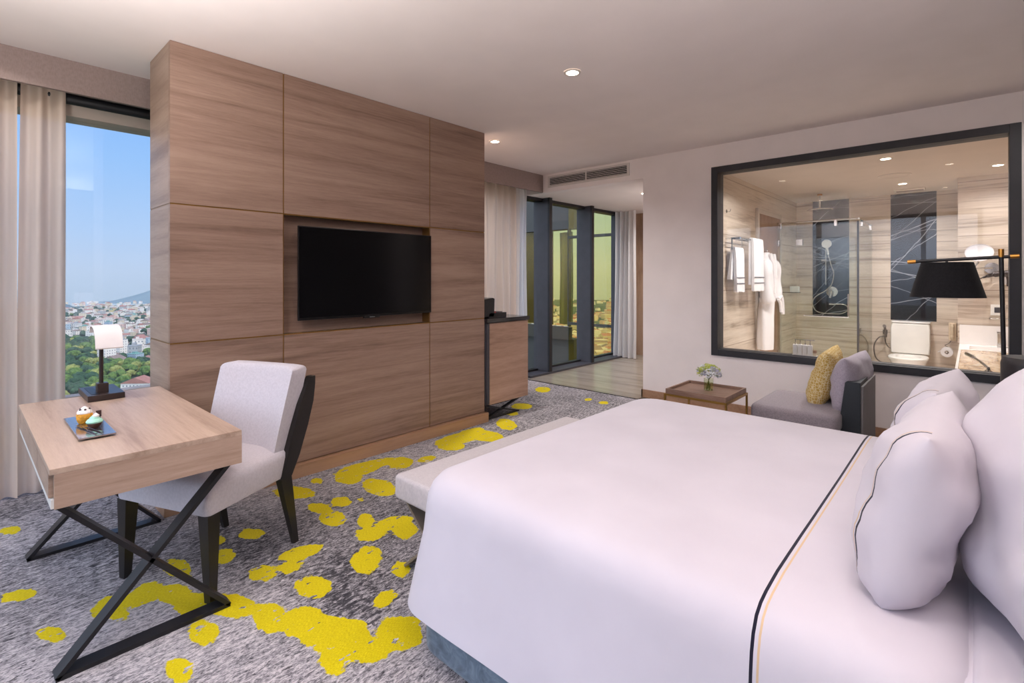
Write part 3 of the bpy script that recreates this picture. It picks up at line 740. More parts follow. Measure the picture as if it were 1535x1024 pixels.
# ------------------------------------------------------------------ bench at the bed's foot
M['taupe_metal'] = plain('taupe_metal', lin(134, 122, 112), .4, .3, var=.06)
bn = thing('bench', 'pale grey upholstered bench along the foot of the bed', 'bench', (-1.8, 2.06, 0))
cushion(-2.02, -1.60, 1.385, 2.75, .34, .455, .02, .006).build('seat', M['bench_fabric'], bn, True, 50)
for y in (1.46, 2.68):
    MB().bar((-2.0, y, .335), (-1.62, y, .008), .06, .012, (0, 1, 0)).build('leg', M['taupe_metal'], bn)
    MB().bar((-1.62, y, .335), (-2.0, y, .008), .06, .012, (0, 1, 0)).build('leg', M['taupe_metal'], bn)
    MB().box(-2.01, -1.61, y-.03, y+.03, .33, .339).build('mounting_bar', M['taupe_metal'], bn)

# ------------------------------------------------------------------ bed
bed = thing('bed', 'wide bed with white linen on a slate blue base', 'bed', (-.4, 2.0, 0))
cushion(-1.545, .74, 1.155, 2.87, .0, .36, .03, 0, .10).build('base', M['velvet'], bed, True, 50)
cushion(-1.47, .74, 1.20, 2.83, .34, .635, .06, .004, .08).build('mattress', M['linen'], bed, True, 50)
BX0, BX1, BY0, BY1, BZ = -1.545, .03, 1.135, 2.885, .664
L = []
rng = random.Random(4)
def ripple(p, z):
    k = max(0, (BZ-.12-z))/.4
    n = mnoise.noise(Vector((p[0]*2.2, p[1]*2.2, z*1.2)))
    return n*.012*k
def bed_loop(ins, z, r):
    out = rrect(BX0+ins, BX1-max(ins, 0), BY0+ins, BY1-ins, r, z, 10)
    # subdivide straight runs
    res = []
    for i, p in enumerate(out):
        q = out[(i+1) % len(out)]; d_ = math.dist(p, q); n = max(1, int(round(d_/.08))) if d_ > .2 else 1
        for k in range(n): res.append(tuple(p[j]+(q[j]-p[j])*k/n for j in range(3)))
    c_ = Vector(((BX0+BX1)/2, (BY0+BY1)/2, 0))
    res2 = []
    for p in res:
        v = Vector(p); d_ = Vector((v.x-c_.x, v.y-c_.y, 0)).normalized()
        rr = ripple(p, z); res2.append(v+d_*rr)
    return res2
counts = None
seq = [(-.05, .19, .16), (-.042, .25, .16), (-.025, .35, .15), (-.008, .45, .145), (0, .54, .14), (.006, .58, .135), (.018, .615, .13), (.04, .643, .12), (.07, .657, .11), (.11, .664, .10)]
for ins, z, r in seq: L.append(bed_loop(ins, z, r))
n0 = len(L[-1])
def resample(loop, n):
    P = [Vector(p) for p in loop]; P.append(P[0]); ds = [0]
    for a, b in zip(P, P[1:]): ds.append(ds[-1]+(b-a).length)
    out = []; j = 0
    for k in range(n):
        d_ = ds[-1]*k/n
        while ds[j+1] < d_: j += 1
        q = (d_-ds[j])/max(1e-9, ds[j+1]-ds[j]); out.append(P[j].lerp(P[j+1], q))
    return out
L = [resample(x, 300) for x in L]
base = L[-1]; c_ = Vector(((BX0+BX1)/2, (BY0+BY1)/2, BZ))
for f in (.12, .25, .4, .55, .7, .85, .97):
    ring = []
    for p in base:
        v = p.lerp(Vector((c_.x, p.y+(c_.y-p.y)*1, c_.z)), f) if False else p.lerp(c_, f)
        h = mnoise.noise(Vector((v.x*1.6, v.y*1.6, 3)))*.006+mnoise.noise(Vector((v.x*4, v.y*4, 7)))*.002
        v.z = BZ+.006+h*min(1, f*5); ring.append(v)
    L.append(ring)
stripes = ((0, -.348+.4, .0036, navy), (0, -.3345+.4, .0024, tan))
M['duvet'] = linen('white_duvet_with_stripes', stripes)
dv = MB().loft(L, False, True).build('duvet', M['duvet'], bed, True, 0)
dv['label'] = 'white duvet with a navy and a tan stripe'
# folded sheet end seen beyond the duvet edge
cushion(.0, .70, 1.17, 2.86, .60, .648, .02, .004, .08).build('sheet', M['linen'], bed, True, 50)
def wing(y0, y1, x0=.09):
    pts = rrect(x0, .93, y0, y1, min(.12, (y1-y0)/2-.005), .06, 8)
    return MB().loft([[(x, y, z) for x, y, _ in pts] for z in (.06, 1.02)]+[[(x+(0.5-x)*.01, y+((y0+y1)/2-y)*f, z) for x, y, _ in pts] for z, f in ((1.04, .05), (1.048, .15))])
wing(2.9, 3.12).build('headboard_wing', M['black_leather'], bed, True, 40)
MB().box(.80, .96, 1.05, 2.9, .06, 1.3, .03).build('headboard', M['black_leather'], bed, True, 40)

def pillow_mesh(w, h, t, seed, n=30, pinch=.09):
    rnd = random.Random(seed); bm = bmesh.new(); sides = []
    for sgn in (1, -1):
        G = []
        for i in range(n+1):
            row = []
            for j in range(n+1):
                a = -1+2*i/n; b = -1+2*j/n
                a = math.sin(a*math.pi/2); b = math.sin(b*math.pi/2)
                ea = (1-abs(a)**4.5); eb = (1-abs(b)**(2.6 if b > 0 else 4.5))
                th = t/2*max(0, ea)**.5*max(0, eb)**.5
                cf = .13 if b < 0 else .05
                y = a*w/2*(1-pinch*.5*(1-b*b)*abs(a)**2-cf*abs(b)**5); z = b*h/2*(1-pinch*.6*(1-a*a)*abs(b)**2-(.08 if b < 0 else 0)*abs(a)**7)
                v = Vector((0, y, z))
                nz = mnoise.noise(Vector((a*1.8+seed*3, b*1.8, sgn*2)))*.020+mnoise.noise(Vector((a*4+seed, b*4, sgn*5)))*.010
                edge = min(1, max(ea, 0)*3)*min(1, max(eb, 0)*3)
                row.append(bm.verts.new((sgn*(th+nz*edge*t/.2), y, z)))
            G.append(row)
        for i in range(n):
            for j in range(n):
                q = (G[i][j], G[i+1][j], G[i+1][j+1], G[i][j+1]); bm.faces.new(q if sgn > 0 else q[::-1])
        sides.append(G)
    bmesh.ops.remove_doubles(bm, verts=bm.verts[:], dist=.0005)
    edge = []
    for k in range(n+1): edge.append((-1+2*k/n, -1))
    for k in range(1, n+1): edge.append((1, -1+2*k/n))
    for k in range(1, n+1): edge.append((1-2*k/n, 1))
    for k in range(1, n): edge.append((-1, 1-2*k/n))
    per = []
    for a, b in edge:
        a = math.sin(a*math.pi/2); b = math.sin(b*math.pi/2)
        per.append((a*w/2*(1-pinch*(1-b*b)*abs(a)**2), b*h/2*(1-pinch*1.1*(1-a*a)*abs(b)**2)))
    mb = MB(); mb.bm.free(); mb.bm = bm; return mb, per
def pillow(name, label, cat, loc, rot, w, h, t, mat, seed, piping=True, group=None, back=None):
    o = local(thing(name, label, cat, loc, 0, group)); o.rotation_euler = rot
    mb, per = pillow_mesh(w, h, t, seed); mb.build('cover', mat, o, True, 0)
    return o
PIL = [
 ('front pillow nearest the camera, propped at the bed head with a dark double stripe', (-.095, 1.62, .853), (0, 12, -2), .64, .415, .19, 1),
 ('second front pillow, peeking out behind the nearest one', (-.10, 2.30, .835), (0, 12, -4), .64, .40, .20, 2),
 ('large back pillow nearest the camera, cut off by the right edge of the photo', (.165, 1.46, .91), (0, 11, 16), .72, .53, .28, 3),
 ('back pillow at the far side of the bed by the black headboard wing', (.36, 2.38, .89), (0, 12, -3), .70, .50, .25, 4),
]
G_ = 'white bed pillows'
for lb, loc, rot, w_, h_, t_, sd in PIL:
    pillow('pillow', lb, 'pillow', loc, tuple(R(a) for a in rot), w_, h_, t_, linen('pillow_linen', ((1, -w_/2+.085, .0038, navy, 1), (1, -w_/2+.097, .0026, tan, 1))), sd, True, G_)

# ------------------------------------------------------------------ floor lamp beyond the bed
fl = thing('floor_lamp', 'black arm floor lamp with drum shade and brass tips', 'lamp', (.13, 3.5, 0))
MB().lathe([(.14, .001), (.14, .018), (.13, .024), (.02, .028)], (.135, 3.5, 0), 32).build('base', M['black_metal'], fl, True)
MB().tube([(.135, 3.5, .02), (.108, 3.5, 1.49)], .0095, 14, False).build('pole', M['black_metal'], fl, True)
MB().tube([(.132, 3.5, .2), (.121, 3.5, .93)], .015, 14, False).build('pole_sleeve', M['black_metal'], fl, True)
MB().tube([(.108, 3.5, 1.485), (.1075, 3.5, 1.525)], .0115, 14, False).build('brass_cap', M['brass_tip'], fl, True)
ar = MB().tube([(-.225, 3.5, 1.470), (.14, 3.5, 1.487)], .0085, 14, False).build('arm', M['black_metal'], fl, True)
MB().tube([(-.26, 3.5, 1.4685), (-.225, 3.5, 1.470)], .0105, 14, False).build('brass_tip', M['brass_tip'], ar, True)
MB().tube([(.14, 3.5, 1.487), (.172, 3.5, 1.4885)], .0105, 14, False).build('brass_tip', M['brass_tip'], ar, True)
m = MB(); cxs = -.098
m.lathe([(.155, 1.280), (.106, 1.462), (.103, 1.462), (.152, 1.280)], (cxs, 3.5, 0), 48, cap=False)
rr = m.bm.verts[:]
sh = m.build('lamp_shade', M['shade_black'], fl, True, 40)
MB().tube([(cxs, 3.5, 1.474), (cxs, 3.5, 1.40)], .006, 10, False).build('socket_stem', M['black_metal'], fl, True)
m = MB(); m.bar((cxs-.107, 3.5, 1.455), (cxs+.107, 3.5, 1.455), .005, .004, (0, 0, 1)); m.bar((cxs, 3.393, 1.455), (cxs, 3.607, 1.455), .005, .004, (0, 0, 1)); m.build('shade_spider', M['black_metal'], fl)
MB().lathe([(.012, 1.35), (.03, 1.37), (.03, 1.39), (.015, 1.41)], (cxs, 3.5, 0), 16).build('bulb', M['white_plastic'], fl, True)

# ------------------------------------------------------------------ tray table with flowers
tb = thing('side_table', 'small side table with dark wood tray top and brass frame', 'table', (-1.56, 3.98, 0))
X0, X1, Y0, Y1 = -1.80, -1.315, 3.755, 4.225; TZ = .5
MB().box(X0+.025, X1-.025, Y0+.025, Y1-.025, TZ-.022, TZ-.012).build('tray_bottom', M['tray_wood'], tb)
m = MB()
m.box(X0+.01, X1-.01, Y0+.01, Y0+.025, TZ-.03, TZ+.008).box(X0+.01, X1-.01, Y1-.025, Y1-.01, TZ-.03, TZ+.008)
m.box(X0+.01, X0+.025, Y0+.025, Y1-.025, TZ-.03, TZ+.008).box(X1-.025, X1-.01, Y0+.025, Y1-.025, TZ-.03, TZ+.008)
m.build('tray_rim', M['tray_wood'], tb)
m = MB(); q = .014
for x0, x1, y0, y1 in ((X0, X1, Y0, Y0+q), (X0, X1, Y1-q, Y1), (X0, X0+q, Y0+q, Y1-q), (X1-q, X1, Y0+q, Y1-q)): m.box(x0, x1, y0, y1, TZ-.046, TZ-.03)
m.build('brass_frame', M['brass'], tb)
for x in (X0, X1-q):
    for y in (Y0, Y1-q): MB().box(x, x+q, y, y+q, 0, TZ-.046).build('leg', M['brass'], tb)
for y in (Y0, Y1-q): MB().box(X0+q, X1-q, y, y+q, .02, .034).build('foot_rail', M['brass'], tb)

vx, vy, vz = -1.548, 4.02, TZ-.0115
vs = thing('flower_vase', 'small glass vase holding a round bunch of white and lime flowers', 'flowers', (vx, vy, vz))
M['vase_glass'] = glass('vase_glass', (.95, .97, .9, 1), 1.5)
M['stem_green'] = plain('stem_green', lin(104, 108, 40), .6, var=.1)
M['petal_white'] = plain('petal_white', lin(232, 234, 236), .8, var=.03)
M['petal_lime'] = plain('petal_lime', lin(192, 200, 104), .8, var=.08)
M['petal_lilac'] = plain('petal_lilac', lin(188, 188, 206), .8, var=.05)
M['leaf'] = plain('leaf_green', lin(84, 104, 52), .7, var=.12)
MB().lathe([(.034, vz), (.036, vz+.002), (.036, vz+.095), (.034, vz+.095), (.034, vz+.004), (.001, vz+.004)], (vx, vy, 0), 28).build('glass', M['vase_glass'], vs, True)
MB().lathe([(.033, vz+.006), (.033, vz+.06), (.001, vz+.06)], (vx, vy, 0), 24).build('water', glass('water', (.92, .95, .8, 1), 1.33), vs, True)
rnd = random.Random(2); m = MB()
for k in range(12):
    a = rnd.uniform(0, 6.28); r0 = rnd.uniform(0, .02); r1 = rnd.uniform(.01, .06)
    m.tube([(vx-r0*math.cos(a), vy-r0*math.sin(a), vz+.008), (vx, vy, vz+.08), (vx+r1*math.cos(a), vy+r1*math.sin(a), vz+.14)], .0025, 6)
m.build('stems', M['stem_green'], vs, True)
def flower(c, mat, r):
    m = MB()
    for k in range(26):
        v = Vector((rnd.gauss(0, 1), rnd.gauss(0, 1), rnd.gauss(0, 1)+.3)).normalized()
        p_ = Vector(c)+v*r*rnd.uniform(.75, 1.05); q_ = v.to_track_quat('Z', 'Y')
        rr_ = r*.33
        pts = [p_+q_ @ Vector((rr_*math.cos(t_*1.257)*(1 if t_ % 1 == 0 else .45), rr_*math.sin(t_*1.257)*(1 if t_ % 1 == 0 else .45), .1*r*(t_ % 1 == 0))) for t_ in [x/2 for x in range(10)]]
        m.loft([pts, [x-v*r*.08 for x in pts]])
    m.build('flower_head', mat, vs)
for k in range(24):
    a = k*2.4; q = (k+.5)/24; el = math.acos(1-1.25*q); r0 = .066
    c_ = (vx+r0*1.12*math.sin(el)*math.cos(a), vy+r0*1.12*math.sin(el)*math.sin(a), vz+.135+r0*.8*math.cos(el))
    flower(c_, M[rnd.choice(['petal_white', 'petal_white', 'petal_lime', 'petal_lime', 'petal_lilac'])], .024)
for k in range(14):
    a = rnd.uniform(0, 6.28); el = rnd.uniform(.8, 1.9); r0 = .078
    c_ = Vector((vx+r0*math.sin(el)*math.cos(a), vy+r0*math.sin(el)*math.sin(a), vz+.13+r0*.8*math.cos(el)))
    d_ = Vector((math.cos(a), math.sin(a), rnd.uniform(-.2, .6))).normalized(); s_ = d_.cross(Vector((0, 0, 1))).normalized()
    pts = [c_-d_*.022, c_-s_*.011, c_+d_*.03, c_+s_*.011]; n_ = d_.cross(s_)*.001
    MB().loft([pts, [x+n_ for x in pts]]).build('leaf', M['leaf'], vs)

# ------------------------------------------------------------------ lounge chair by the bathroom window
lc = thing('lounge_chair', 'low grey lounge seat with dark slanted side panel', 'lounge chair', (-.95, 4.55, 0))
cushion(-1.29, -.70, 4.17, 4.90, .26, .40, .035, .008, .06).build('seat', M['chaise_fabric'], lc, True, 50)
MB().box(-1.26, -.66, 4.2, 4.88, .14, .262, .01).build('seat_base', M['panel_dark'], lc)
for x in (-1.22, -.74):
    for y in (4.24, 4.84): MB().box(x-.02, x+.02, y-.02, y+.02, 0, .142).build('leg', M['black_wood'], lc)
LP = lc
pr_ = [(-.70, .14), (-.545, .14), (-.545, .625), (-.64, .625)]
MB().prism([(-.745, .10), (-.590, .10), (-.590, .628), (-.672, .628), (-.682, .62)], 'y', 4.345, 5.0).build('back_panel', M['panel_dark'], lc)
MB().prism([(-.5885, .10), (-.575, .10), (-.575, .60), (-.5885, .60)], 'y', 4.36, 4.985).build('outer_panel', M['panel_grey'], lc)['label'] = 'grey outer face of the back panel'
o = pillow('cushion', 'plain grey back cushion leaning on the dark side panel', 'cushion', (-.69, 4.70, .575), (0, R(6), R(-4)), .68, .43, .18, M['cushion_grey'], 21, False)
o = pillow('cushion', 'patterned mustard yellow cushion leaning on the grey cushion', 'cushion', (-.865, 4.66, .60), (R(3), R(14), R(2)), .46, .46, .17, M['yellow_cushion'], 23, False)

# ------------------------------------------------------------------ minibar cabinet and open box
mbr = thing('minibar_cabinet', 'small wood cabinet with black stone top beside the partition', 'cabinet', (-3.68, 3.73, 0))
bd = MB().box(-3.92, -3.476, 3.424, 4.03, .15, .945).build('body', M['mullion'], mbr)
MB().box(-3.475, -3.452, 3.468, 4.035, .15, .94, .001).build('door', M['minibar'], mbr)
MB().box(-3.475, -3.455, 3.432, 3.464, .16, .94).build('side_stile', M['mullion'], mbr)
MB().box(-3.94, -3.44, 3.42, 4.05, .946, .985, .002).build('stone_top', M['dark_marble'], mbr)
def xf2(x):
    for a, b_, nm in (((x, 3.43, .008), (x, 3.92, .008), 'foot_bar'), ((x, 3.435, .008), (x, 3.91, .14), 'leg'), ((x, 3.915, .008), (x, 3.44, .14), 'leg'), ((x, 3.43, .143), (x, 3.92, .143), 'mounting_bar')):
        MB().bar(a, b_, .035, .012, (1, 0, 0)).build(nm, M['black_metal'], mbr)
xf2(-3.49); xf2(-3.88)
bx = thing('presentation_box', 'open black box with raised lid on the black stone cabinet top', 'box', (-3.6, 3.62, .986))
MB().box(-3.68, -3.50, 3.50, 3.755, .986, 1.035, .002).build('tray', M['black_leather'], bx)
m = MB().prism([(3.445, 1.0), (3.50, 1.0), (3.575, 1.0), (3.583, 1.175), (3.56, 1.185), (3.445, 1.175)], 'x', -3.68, -3.50)
m.build('lid', M['black_leather'], bx)
M['red_tea'] = plain('red_packet', lin(150, 40, 40), .5, var=.1)
for k in range(3): MB().box(-3.66, -3.52, 3.585+k*.045, 3.622+k*.045, 1.035, 1.043+.004*(k == 0)).build('packet', M['red_tea' if k == 0 else 'lamp_brown'], bx)

# ------------------------------------------------------------------ air grille
gr = thing('air_grille', 'white rectangular air grille with dark slots above the corridor opening', 'vent', (-3.61, YR, 2.61))
gx0, gx1, gz0, gz1 = -4.225, -3.0, 2.598, 2.75; gy = YR-.012
m = MB()
m.box(gx0, gx1, gy, YR-.001, gz0, gz0+.025).box(gx0, gx1, gy, YR-.001, gz1-.025, gz1)
m.box(gx0, gx0+.03, gy, YR-.001, gz0+.025, gz1-.025).box(gx1-.03, gx1, gy, YR-.001, gz0+.025, gz1-.025)
m.build('frame', M['grille'], gr)
xm = (gx0+gx1)/2
MB().box(xm-.008, xm+.008, gy, YR-.001, gz0+.025, gz1-.025).build('divider', M['grille'], gr)
MB().box(gx0+.03, gx1-.03, YR-.003, YR-.001, gz0+.025, gz1-.025).build('backing', M['grille_dark'], gr)
for k in range(5):
    z = gz0+.034+k*.0205
    for a, b_ in ((gx0+.03, xm-.008), (xm+.008, gx1-.03)):
        MB().bar((a, YR-.0075, z), (b_, YR-.0075, z), .009, .0035, (0, 1, -.5)).build('slat', M['grille'], gr)

# ------------------------------------------------------------------ lamps in the ceilings
M['trim_white'] = plain('lamp_trim', lin(226, 216, 206), .5, var=.02)
def downlight(x, y, z, label, watts, r=.042, spread=150, col=(1, .95, .91), group=None):
    o = thing('downlight', label, 'ceiling light', (x, y, z), 0, group)
    MB().lathe([(r+.016, z-.001), (r+.016, z-.006), (r, z-.008), (r, z-.003)], (x, y, 0), 32, cap=False).build('trim_ring', M['trim_white'], o, True)
    MB().disc((x, y, z-.004), (0, 0, 1), r, .003, 32).build('diffuser', M['lamp_on'], o, True)
    L = bpy.data.lights.new('downlight_lamp', 'AREA'); L.shape = 'DISK'; L.size = r*2; L.energy = watts; L.color = col; L.spread = R(spread)
    q = bpy.data.objects.new('downlight_lamp', L); COL.objects.link(q); q.parent = o; q.location = (0, 0, -.012)
    return o
DW = DOWN
downlight(-2.005, 2.807, H, 'largest round downlight in the middle of the bedroom ceiling', DW)
downlight(-3.60, 3.69, H, 'round downlight close to the right end of the wood partition', DW*4)
G3 = 'added bedroom fill downlights out of view'
for x, y in ((-2.005, .35), (-.3, .55), (-.2, 2.6), (.55, 4.7), (-3.85, .0)):  # extra unseen ceiling lamps added to brighten the bedroom
    downlight(x, y, H, 'added fill downlight in the bedroom ceiling, out of view', DW, group=G3)
downlight(-3.3, 6.3, SH, 'round downlight in the lowered corridor ceiling below the air grille', DW*3.6)
downlight(-3.4, 7.5, SH, 'added fill downlight at the far end of the corridor, hidden behind the wall corner', DW*3)  # hidden lamp added to brighten the dim corridor
downlight(-.617, 6.046, SH, 'bathroom downlight nearest the window pane, in the middle of the bathroom ceiling', BATHW, col=(1, .97, .95))
downlight(.197, 7.161, SH, 'bathroom downlight above the oval shaving mirror', BATHW*.55, col=(1, .97, .95))
downlight(-.627, 7.786, SH, 'bathroom downlight beside the ceiling vent above the toilet', BATHW, col=(1, .97, .95))
downlight(-1.3, 5.70, SH, 'added bathroom fill downlight close to the window pane on the towel side, hidden above the frame', BATHW*.8, col=(1, .97, .95))  # hidden lamp added to light the left tiled wall
# fill uplighters added out of view to brighten the ceiling: one by the camera-side window, one beside the bed head
for x, y, lb, k_ in ((-2.0, -.2, 'added fill uplighter, unseen, by the window behind the camera', .75), (.72, .45, 'added fill uplighter, unseen, beside the bed head on the camera side', 1)):
    u = thing('added_uplighter', lb, 'lamp', (x, y, 0))
    MB().lathe([(.14, .001), (.14, .02), (.02, .03)], (x, y, 0), 28).build('base', M['black_metal'], u, True)
    MB().tube([(x, y, .02), (x, y, 1.62)], .012, 12, False).build('pole', M['black_metal'], u, True)
    MB().lathe([(.02, 1.60), (.09, 1.63), (.15, 1.70), (.145, 1.70), (.085, 1.64), (.015, 1.615)], (x, y, 0), 32, cap=False).build('bowl', M['trim_white'], u, True)
    L = bpy.data.lights.new('added_uplight', 'AREA'); L.shape = 'DISK'; L.size = .24; L.energy = FILLW*k_; L.color = (1, .96, .94); L.spread = R(175)
    q = bpy.data.objects.new('added_uplight', L); COL.objects.link(q); q.parent = u; q.location = (0, 0, 1.695); q.rotation_euler = (R(180), 0, 0)

# ------------------------------------------------------------------ bathroom
sp_ = thing('ceiling_speaker', 'flat round speaker cover in the bathroom ceiling', 'speaker', (-.645, 7.119, SH))
MB().lathe([(.14, SH-.001), (.14, SH-.006), (.125, SH-.012), (.001, SH-.013)], (-.645, 7.119, 0), 36).build('cover', M['cavity'], sp_, True)
MB().lathe([(.152, SH-.001), (.152, SH-.005), (.141, SH-.006), (.141, SH-.001)], (-.645, 7.119, 0), 36, cap=False).build('rim', M['trim_white'], sp_, True)
ve = thing('ceiling_vent', 'white slim rectangular vent in the bathroom ceiling in front of the black marble strip', 'vent', (-.6, 8.37, SH))
MB().box(-.76, -.44, 8.30, 8.44, SH-.018, SH-.001, .004).build('cover', M['trim_white'], ve)
MB().box(-.74, -.46, 8.33, 8.41, SH-.021, SH-.017).build('slot', M['pelmet'], ve)

rk = thing('towel_rack', 'chrome towel rack on the tiled wall left of the bathroom door', 'rack', (-1.95, 6.05, 1.7))
m = MB()
for x in (-1.97, -1.93, -1.89, -1.85): m.tube([(x, 5.70, 1.815), (x, 6.43, 1.815)], .005, 8, False)
m.build('shelf_rods', M['chrome'], rk, True)
MB().tube([(-1.94, 5.70, 1.70), (-1.94, 6.02, 1.70)], .006, 8, False).build('lower_rail', M['chrome'], rk, True)
for y in (5.70, 6.02, 6.43):
    MB().box(-2.009, -1.845, y-.006, y+.006, 1.806, 1.824).build('bracket', M['chrome'], rk)
    if y < 6.2: MB().box(-1.946, -1.934, y-.005, y+.005, 1.69, 1.812).build('drop_arm', M['chrome'], rk)

def towel(name, label, x, zb, y0, y1, zf, zk, seed, fold=.02, stripes=True, skew=0.0):
    o = thing(name, label, 'towel', (x, (y0+y1)/2, min(zf, zk)))
    n = 16; loops = []
    for i in range(n+1):
        y = y0+(y1-y0)*i/n
        wv = .007*math.sin(i*1.7+seed)+.006*math.sin(i*.8+seed*2)
        ef = .012*abs(math.sin(i*.6+seed))
        rr = fold; L = []
        for a in range(7):                       # outer arch
            q = R(180*a/6); L.append((x+math.cos(q)*rr, y, zb+math.sin(q)*rr))
        zk_ = zk+ef*.5
        for k in range(6): L.append((x-rr-.004*k/5-wv*k/5, y+skew*k/5, zb-(zb-zk_)*(k+1)/6))
        for k in range(6): L.append((x-.003-wv*k/5*(1-k/5), y+skew*(1-k/5), zk_+(zb-.02-zk_)*k/5))
        for k in range(6): L.append((x+.003+wv*k/5, y, zb-.02-(zb-.02-zf-ef)*k/5))
        for k in range(6): L.append((x+rr+.006+wv*(1-k/5), y, zf+ef+(zb-zf-ef)*k/6))
        loops.append(L)
    body = MB().loft(loops).build('cloth', M['towel'], o, True, 70)
    if stripes:
        for dz in (.10, .165):
            m = MB(); P = []
            for i in range(n+1):
                y = y0+(y1-y0)*i/n; wv = .007*math.sin(i*1.7+seed)+.006*math.sin(i*.8+seed*2)
                k = (dz)/(zb-zf)
                P.append((x+fold+.0095+wv*(1-k), y))
            m.loft([[(px_, y, zf+dz-.005), (px_+.002, y, zf+dz-.005), (px_+.002, y, zf+dz+.005), (px_, y, zf+dz+.005)] for px_, y in P])
            m.build('stripe', M['stripe_grey'], o)
    return o
towel('towel', 'shorter white towel with two grey lines on the left end of the rack', -1.94, 1.70, 5.73, 5.995, 1.22, 1.36, 1, .028, True, -.06)
towel('towel', 'longer white towel folded over the right end of the rack next to the robe', -1.85, 1.815, 6.055, 6.41, 1.225, 1.30, 4, .026)

rb = thing('bathrobe', 'white bathrobe hanging on the bathroom door beside the towels', 'bathrobe', (-1.9, 6.9, .5))
L = []
for z, yc, w_, t_ in ((1.70, 6.80, .04, .03), (1.66, 6.80, .10, .045), (1.60, 6.81, .17, .06), (1.54, 6.82, .20, .07), (1.42, 6.83, .19, .08), (1.25, 6.83, .17, .08), (1.12, 6.83, .155, .075), (1.0, 6.80, .145, .085), (.8, 6.77, .135, .09), (.6, 6.75, .135, .09), (.50, 6.75, .13, .085)):
    ring = []
    for k in range(36):
        a = 2*math.pi*k/36; f = 1+.07*math.sin(5*a+z*3)*(1 if z < 1.5 else .3)
        ring.append((-1.895+t_*f*math.cos(a), yc+w_*f*math.sin(a), z))
    L.append(ring)
MB().loft(L).build('body', M['towel'], rb, True, 70)
for s_, pts in ((-1, [(-1.87, 6.66, 1.58), (-1.845, 6.62, 1.45), (-1.84, 6.625, 1.25), (-1.835, 6.66, 1.08)]), (1, [(-1.87, 6.98, 1.58), (-1.85, 7.03, 1.45), (-1.845, 7.04, 1.28), (-1.85, 7.02, 1.12)])):
    n = 6*3+1
    MB().tube(pts, [.06+.012*math.sin(i*.5) for i in range(n)], 14).build('sleeve', M['towel'], rb, True)
MB().tube([(-1.83, 6.73, 1.68), (-1.812, 6.78, 1.55), (-1.808, 6.82, 1.38), (-1.812, 6.84, 1.2)], .02, 8).build('collar', M['towel'], rb, True)
MB().tube([(-1.83, 6.87, 1.68), (-1.812, 6.86, 1.55), (-1.808, 6.84, 1.38)], .02, 8).build('collar', M['towel'], rb, True)
m = MB()
for z in (1.10,): m.loft([[(-1.895+.083*math.cos(a)*k, 6.83+.165*math.sin(a)*k, zz) for a in [2*math.pi*i/28 for i in range(28)]] for zz, k in ((1.09, 1.0), (1.10, 1.04), (1.13, 1.04), (1.14, 1.0))])
m.tube([(-1.80, 6.95, 1.115), (-1.79, 7.04, 1.15), (-1.785, 7.08, 1.06), (-1.785, 7.10, .92)], .022, 8).tube([(-1.80, 6.95, 1.115), (-1.79, 7.0, 1.06), (-1.785, 7.02, .95)], .02, 8)
m.build('belt', M['towel'], rb, True)
MB().tube([(-1.984, 6.80, 1.74), (-1.90, 6.80, 1.735), (-1.89, 6.80, 1.70)], .006, 8).build('hook', M['chrome'], rb, True)
wk = thing('wall_hook', 'small chrome hook on the tiled wall above the towel rack', 'hook', (-2.005, 5.72, 2.1))
MB().disc((-2.005, 5.72, 2.12), (1, 0, 0), .02, .008, 20).build('plate', M['chrome'], wk, True)
MB().tube([(-2.0, 5.72, 2.12), (-1.97, 5.72, 2.115), (-1.96, 5.72, 2.14)], .005, 8).build('peg', M['chrome'], wk, True)

se = thing('shower_enclosure', 'frameless glass shower enclosure in the back left corner of the bathroom', 'shower enclosure', (-1.55, 8.2, 0))
SX, SY = -1.055, 7.6
MB().box(-2.008, -1.715, SY, SY+.008, .02, 2.08).build('fixed_pane', M['shower_glass'], se)
dr = MB().box(-1.71, SX-.012, SY, SY+.008, .02, 2.08).build('glass_door', M['shower_glass'], se)
MB().box(SX, SX+.008, SY+.01, 8.745, .02, 2.08).build('side_pane', M['shower_glass'], se)
MB().box(SX-.011, SX+.010, SY-.004, SY+.009, .02, 2.10).build('corner_post', M['mullion'], se)
MB().tube([(-2.008, SY+.004, 2.13), (SX, SY+.004, 2.13)], .012, 12, False).build('top_bar', M['chrome'], se, True)
MB().tube([(SX+.004, SY+.004, 2.13), (SX+.004, 8.745, 2.13)], .012, 12, False).build('top_bar', M['chrome'], se, True)
for x, y in ((-1.95, SY), (-1.3, SY), (SX, 7.85), (SX, 8.6)):
    MB().box(x-.012, x+.02, y-.012, y+.02, 2.05, 2.13, .003).build('clamp', M['chrome'], se)
for z in (1.86, .35):
    MB().box(-1.75, -1.67, SY-.012, SY+.02, z-.04, z+.04, .003).build('hinge', M['chrome'], se)
    MB().box(-2.008, -1.96, SY-.012, SY+.02, z-.04, z+.04, .003).build('wall_clamp', M['chrome'], se)
MB().tube([(-1.15, SY-.05, 1.18), (-1.15, SY-.05, .90), (-1.15, SY-.05, .885), (-1.165, SY-.05, .885), (-1.64, SY-.05, .885)], .010, 10, False).build('handle', M['chrome'], dr, True)
for x, z in ((-1.15, 1.17), (-1.64, .885), (-1.17, .885)):
    MB().tube([(x, SY, z), (x, SY-.05, z)], .009, 10, False).build('handle_post', M['chrome'], dr, True)
so_ = thing('soap_shelf', 'small white soap block holder fixed inside the shower on the left', 'soap holder', (-1.80, 7.7, 1.2))
MB().box(-1.83, -1.72, SY+.01, SY+.06, 1.19, 1.27, .008).build('block', M['white_plastic'], so_)
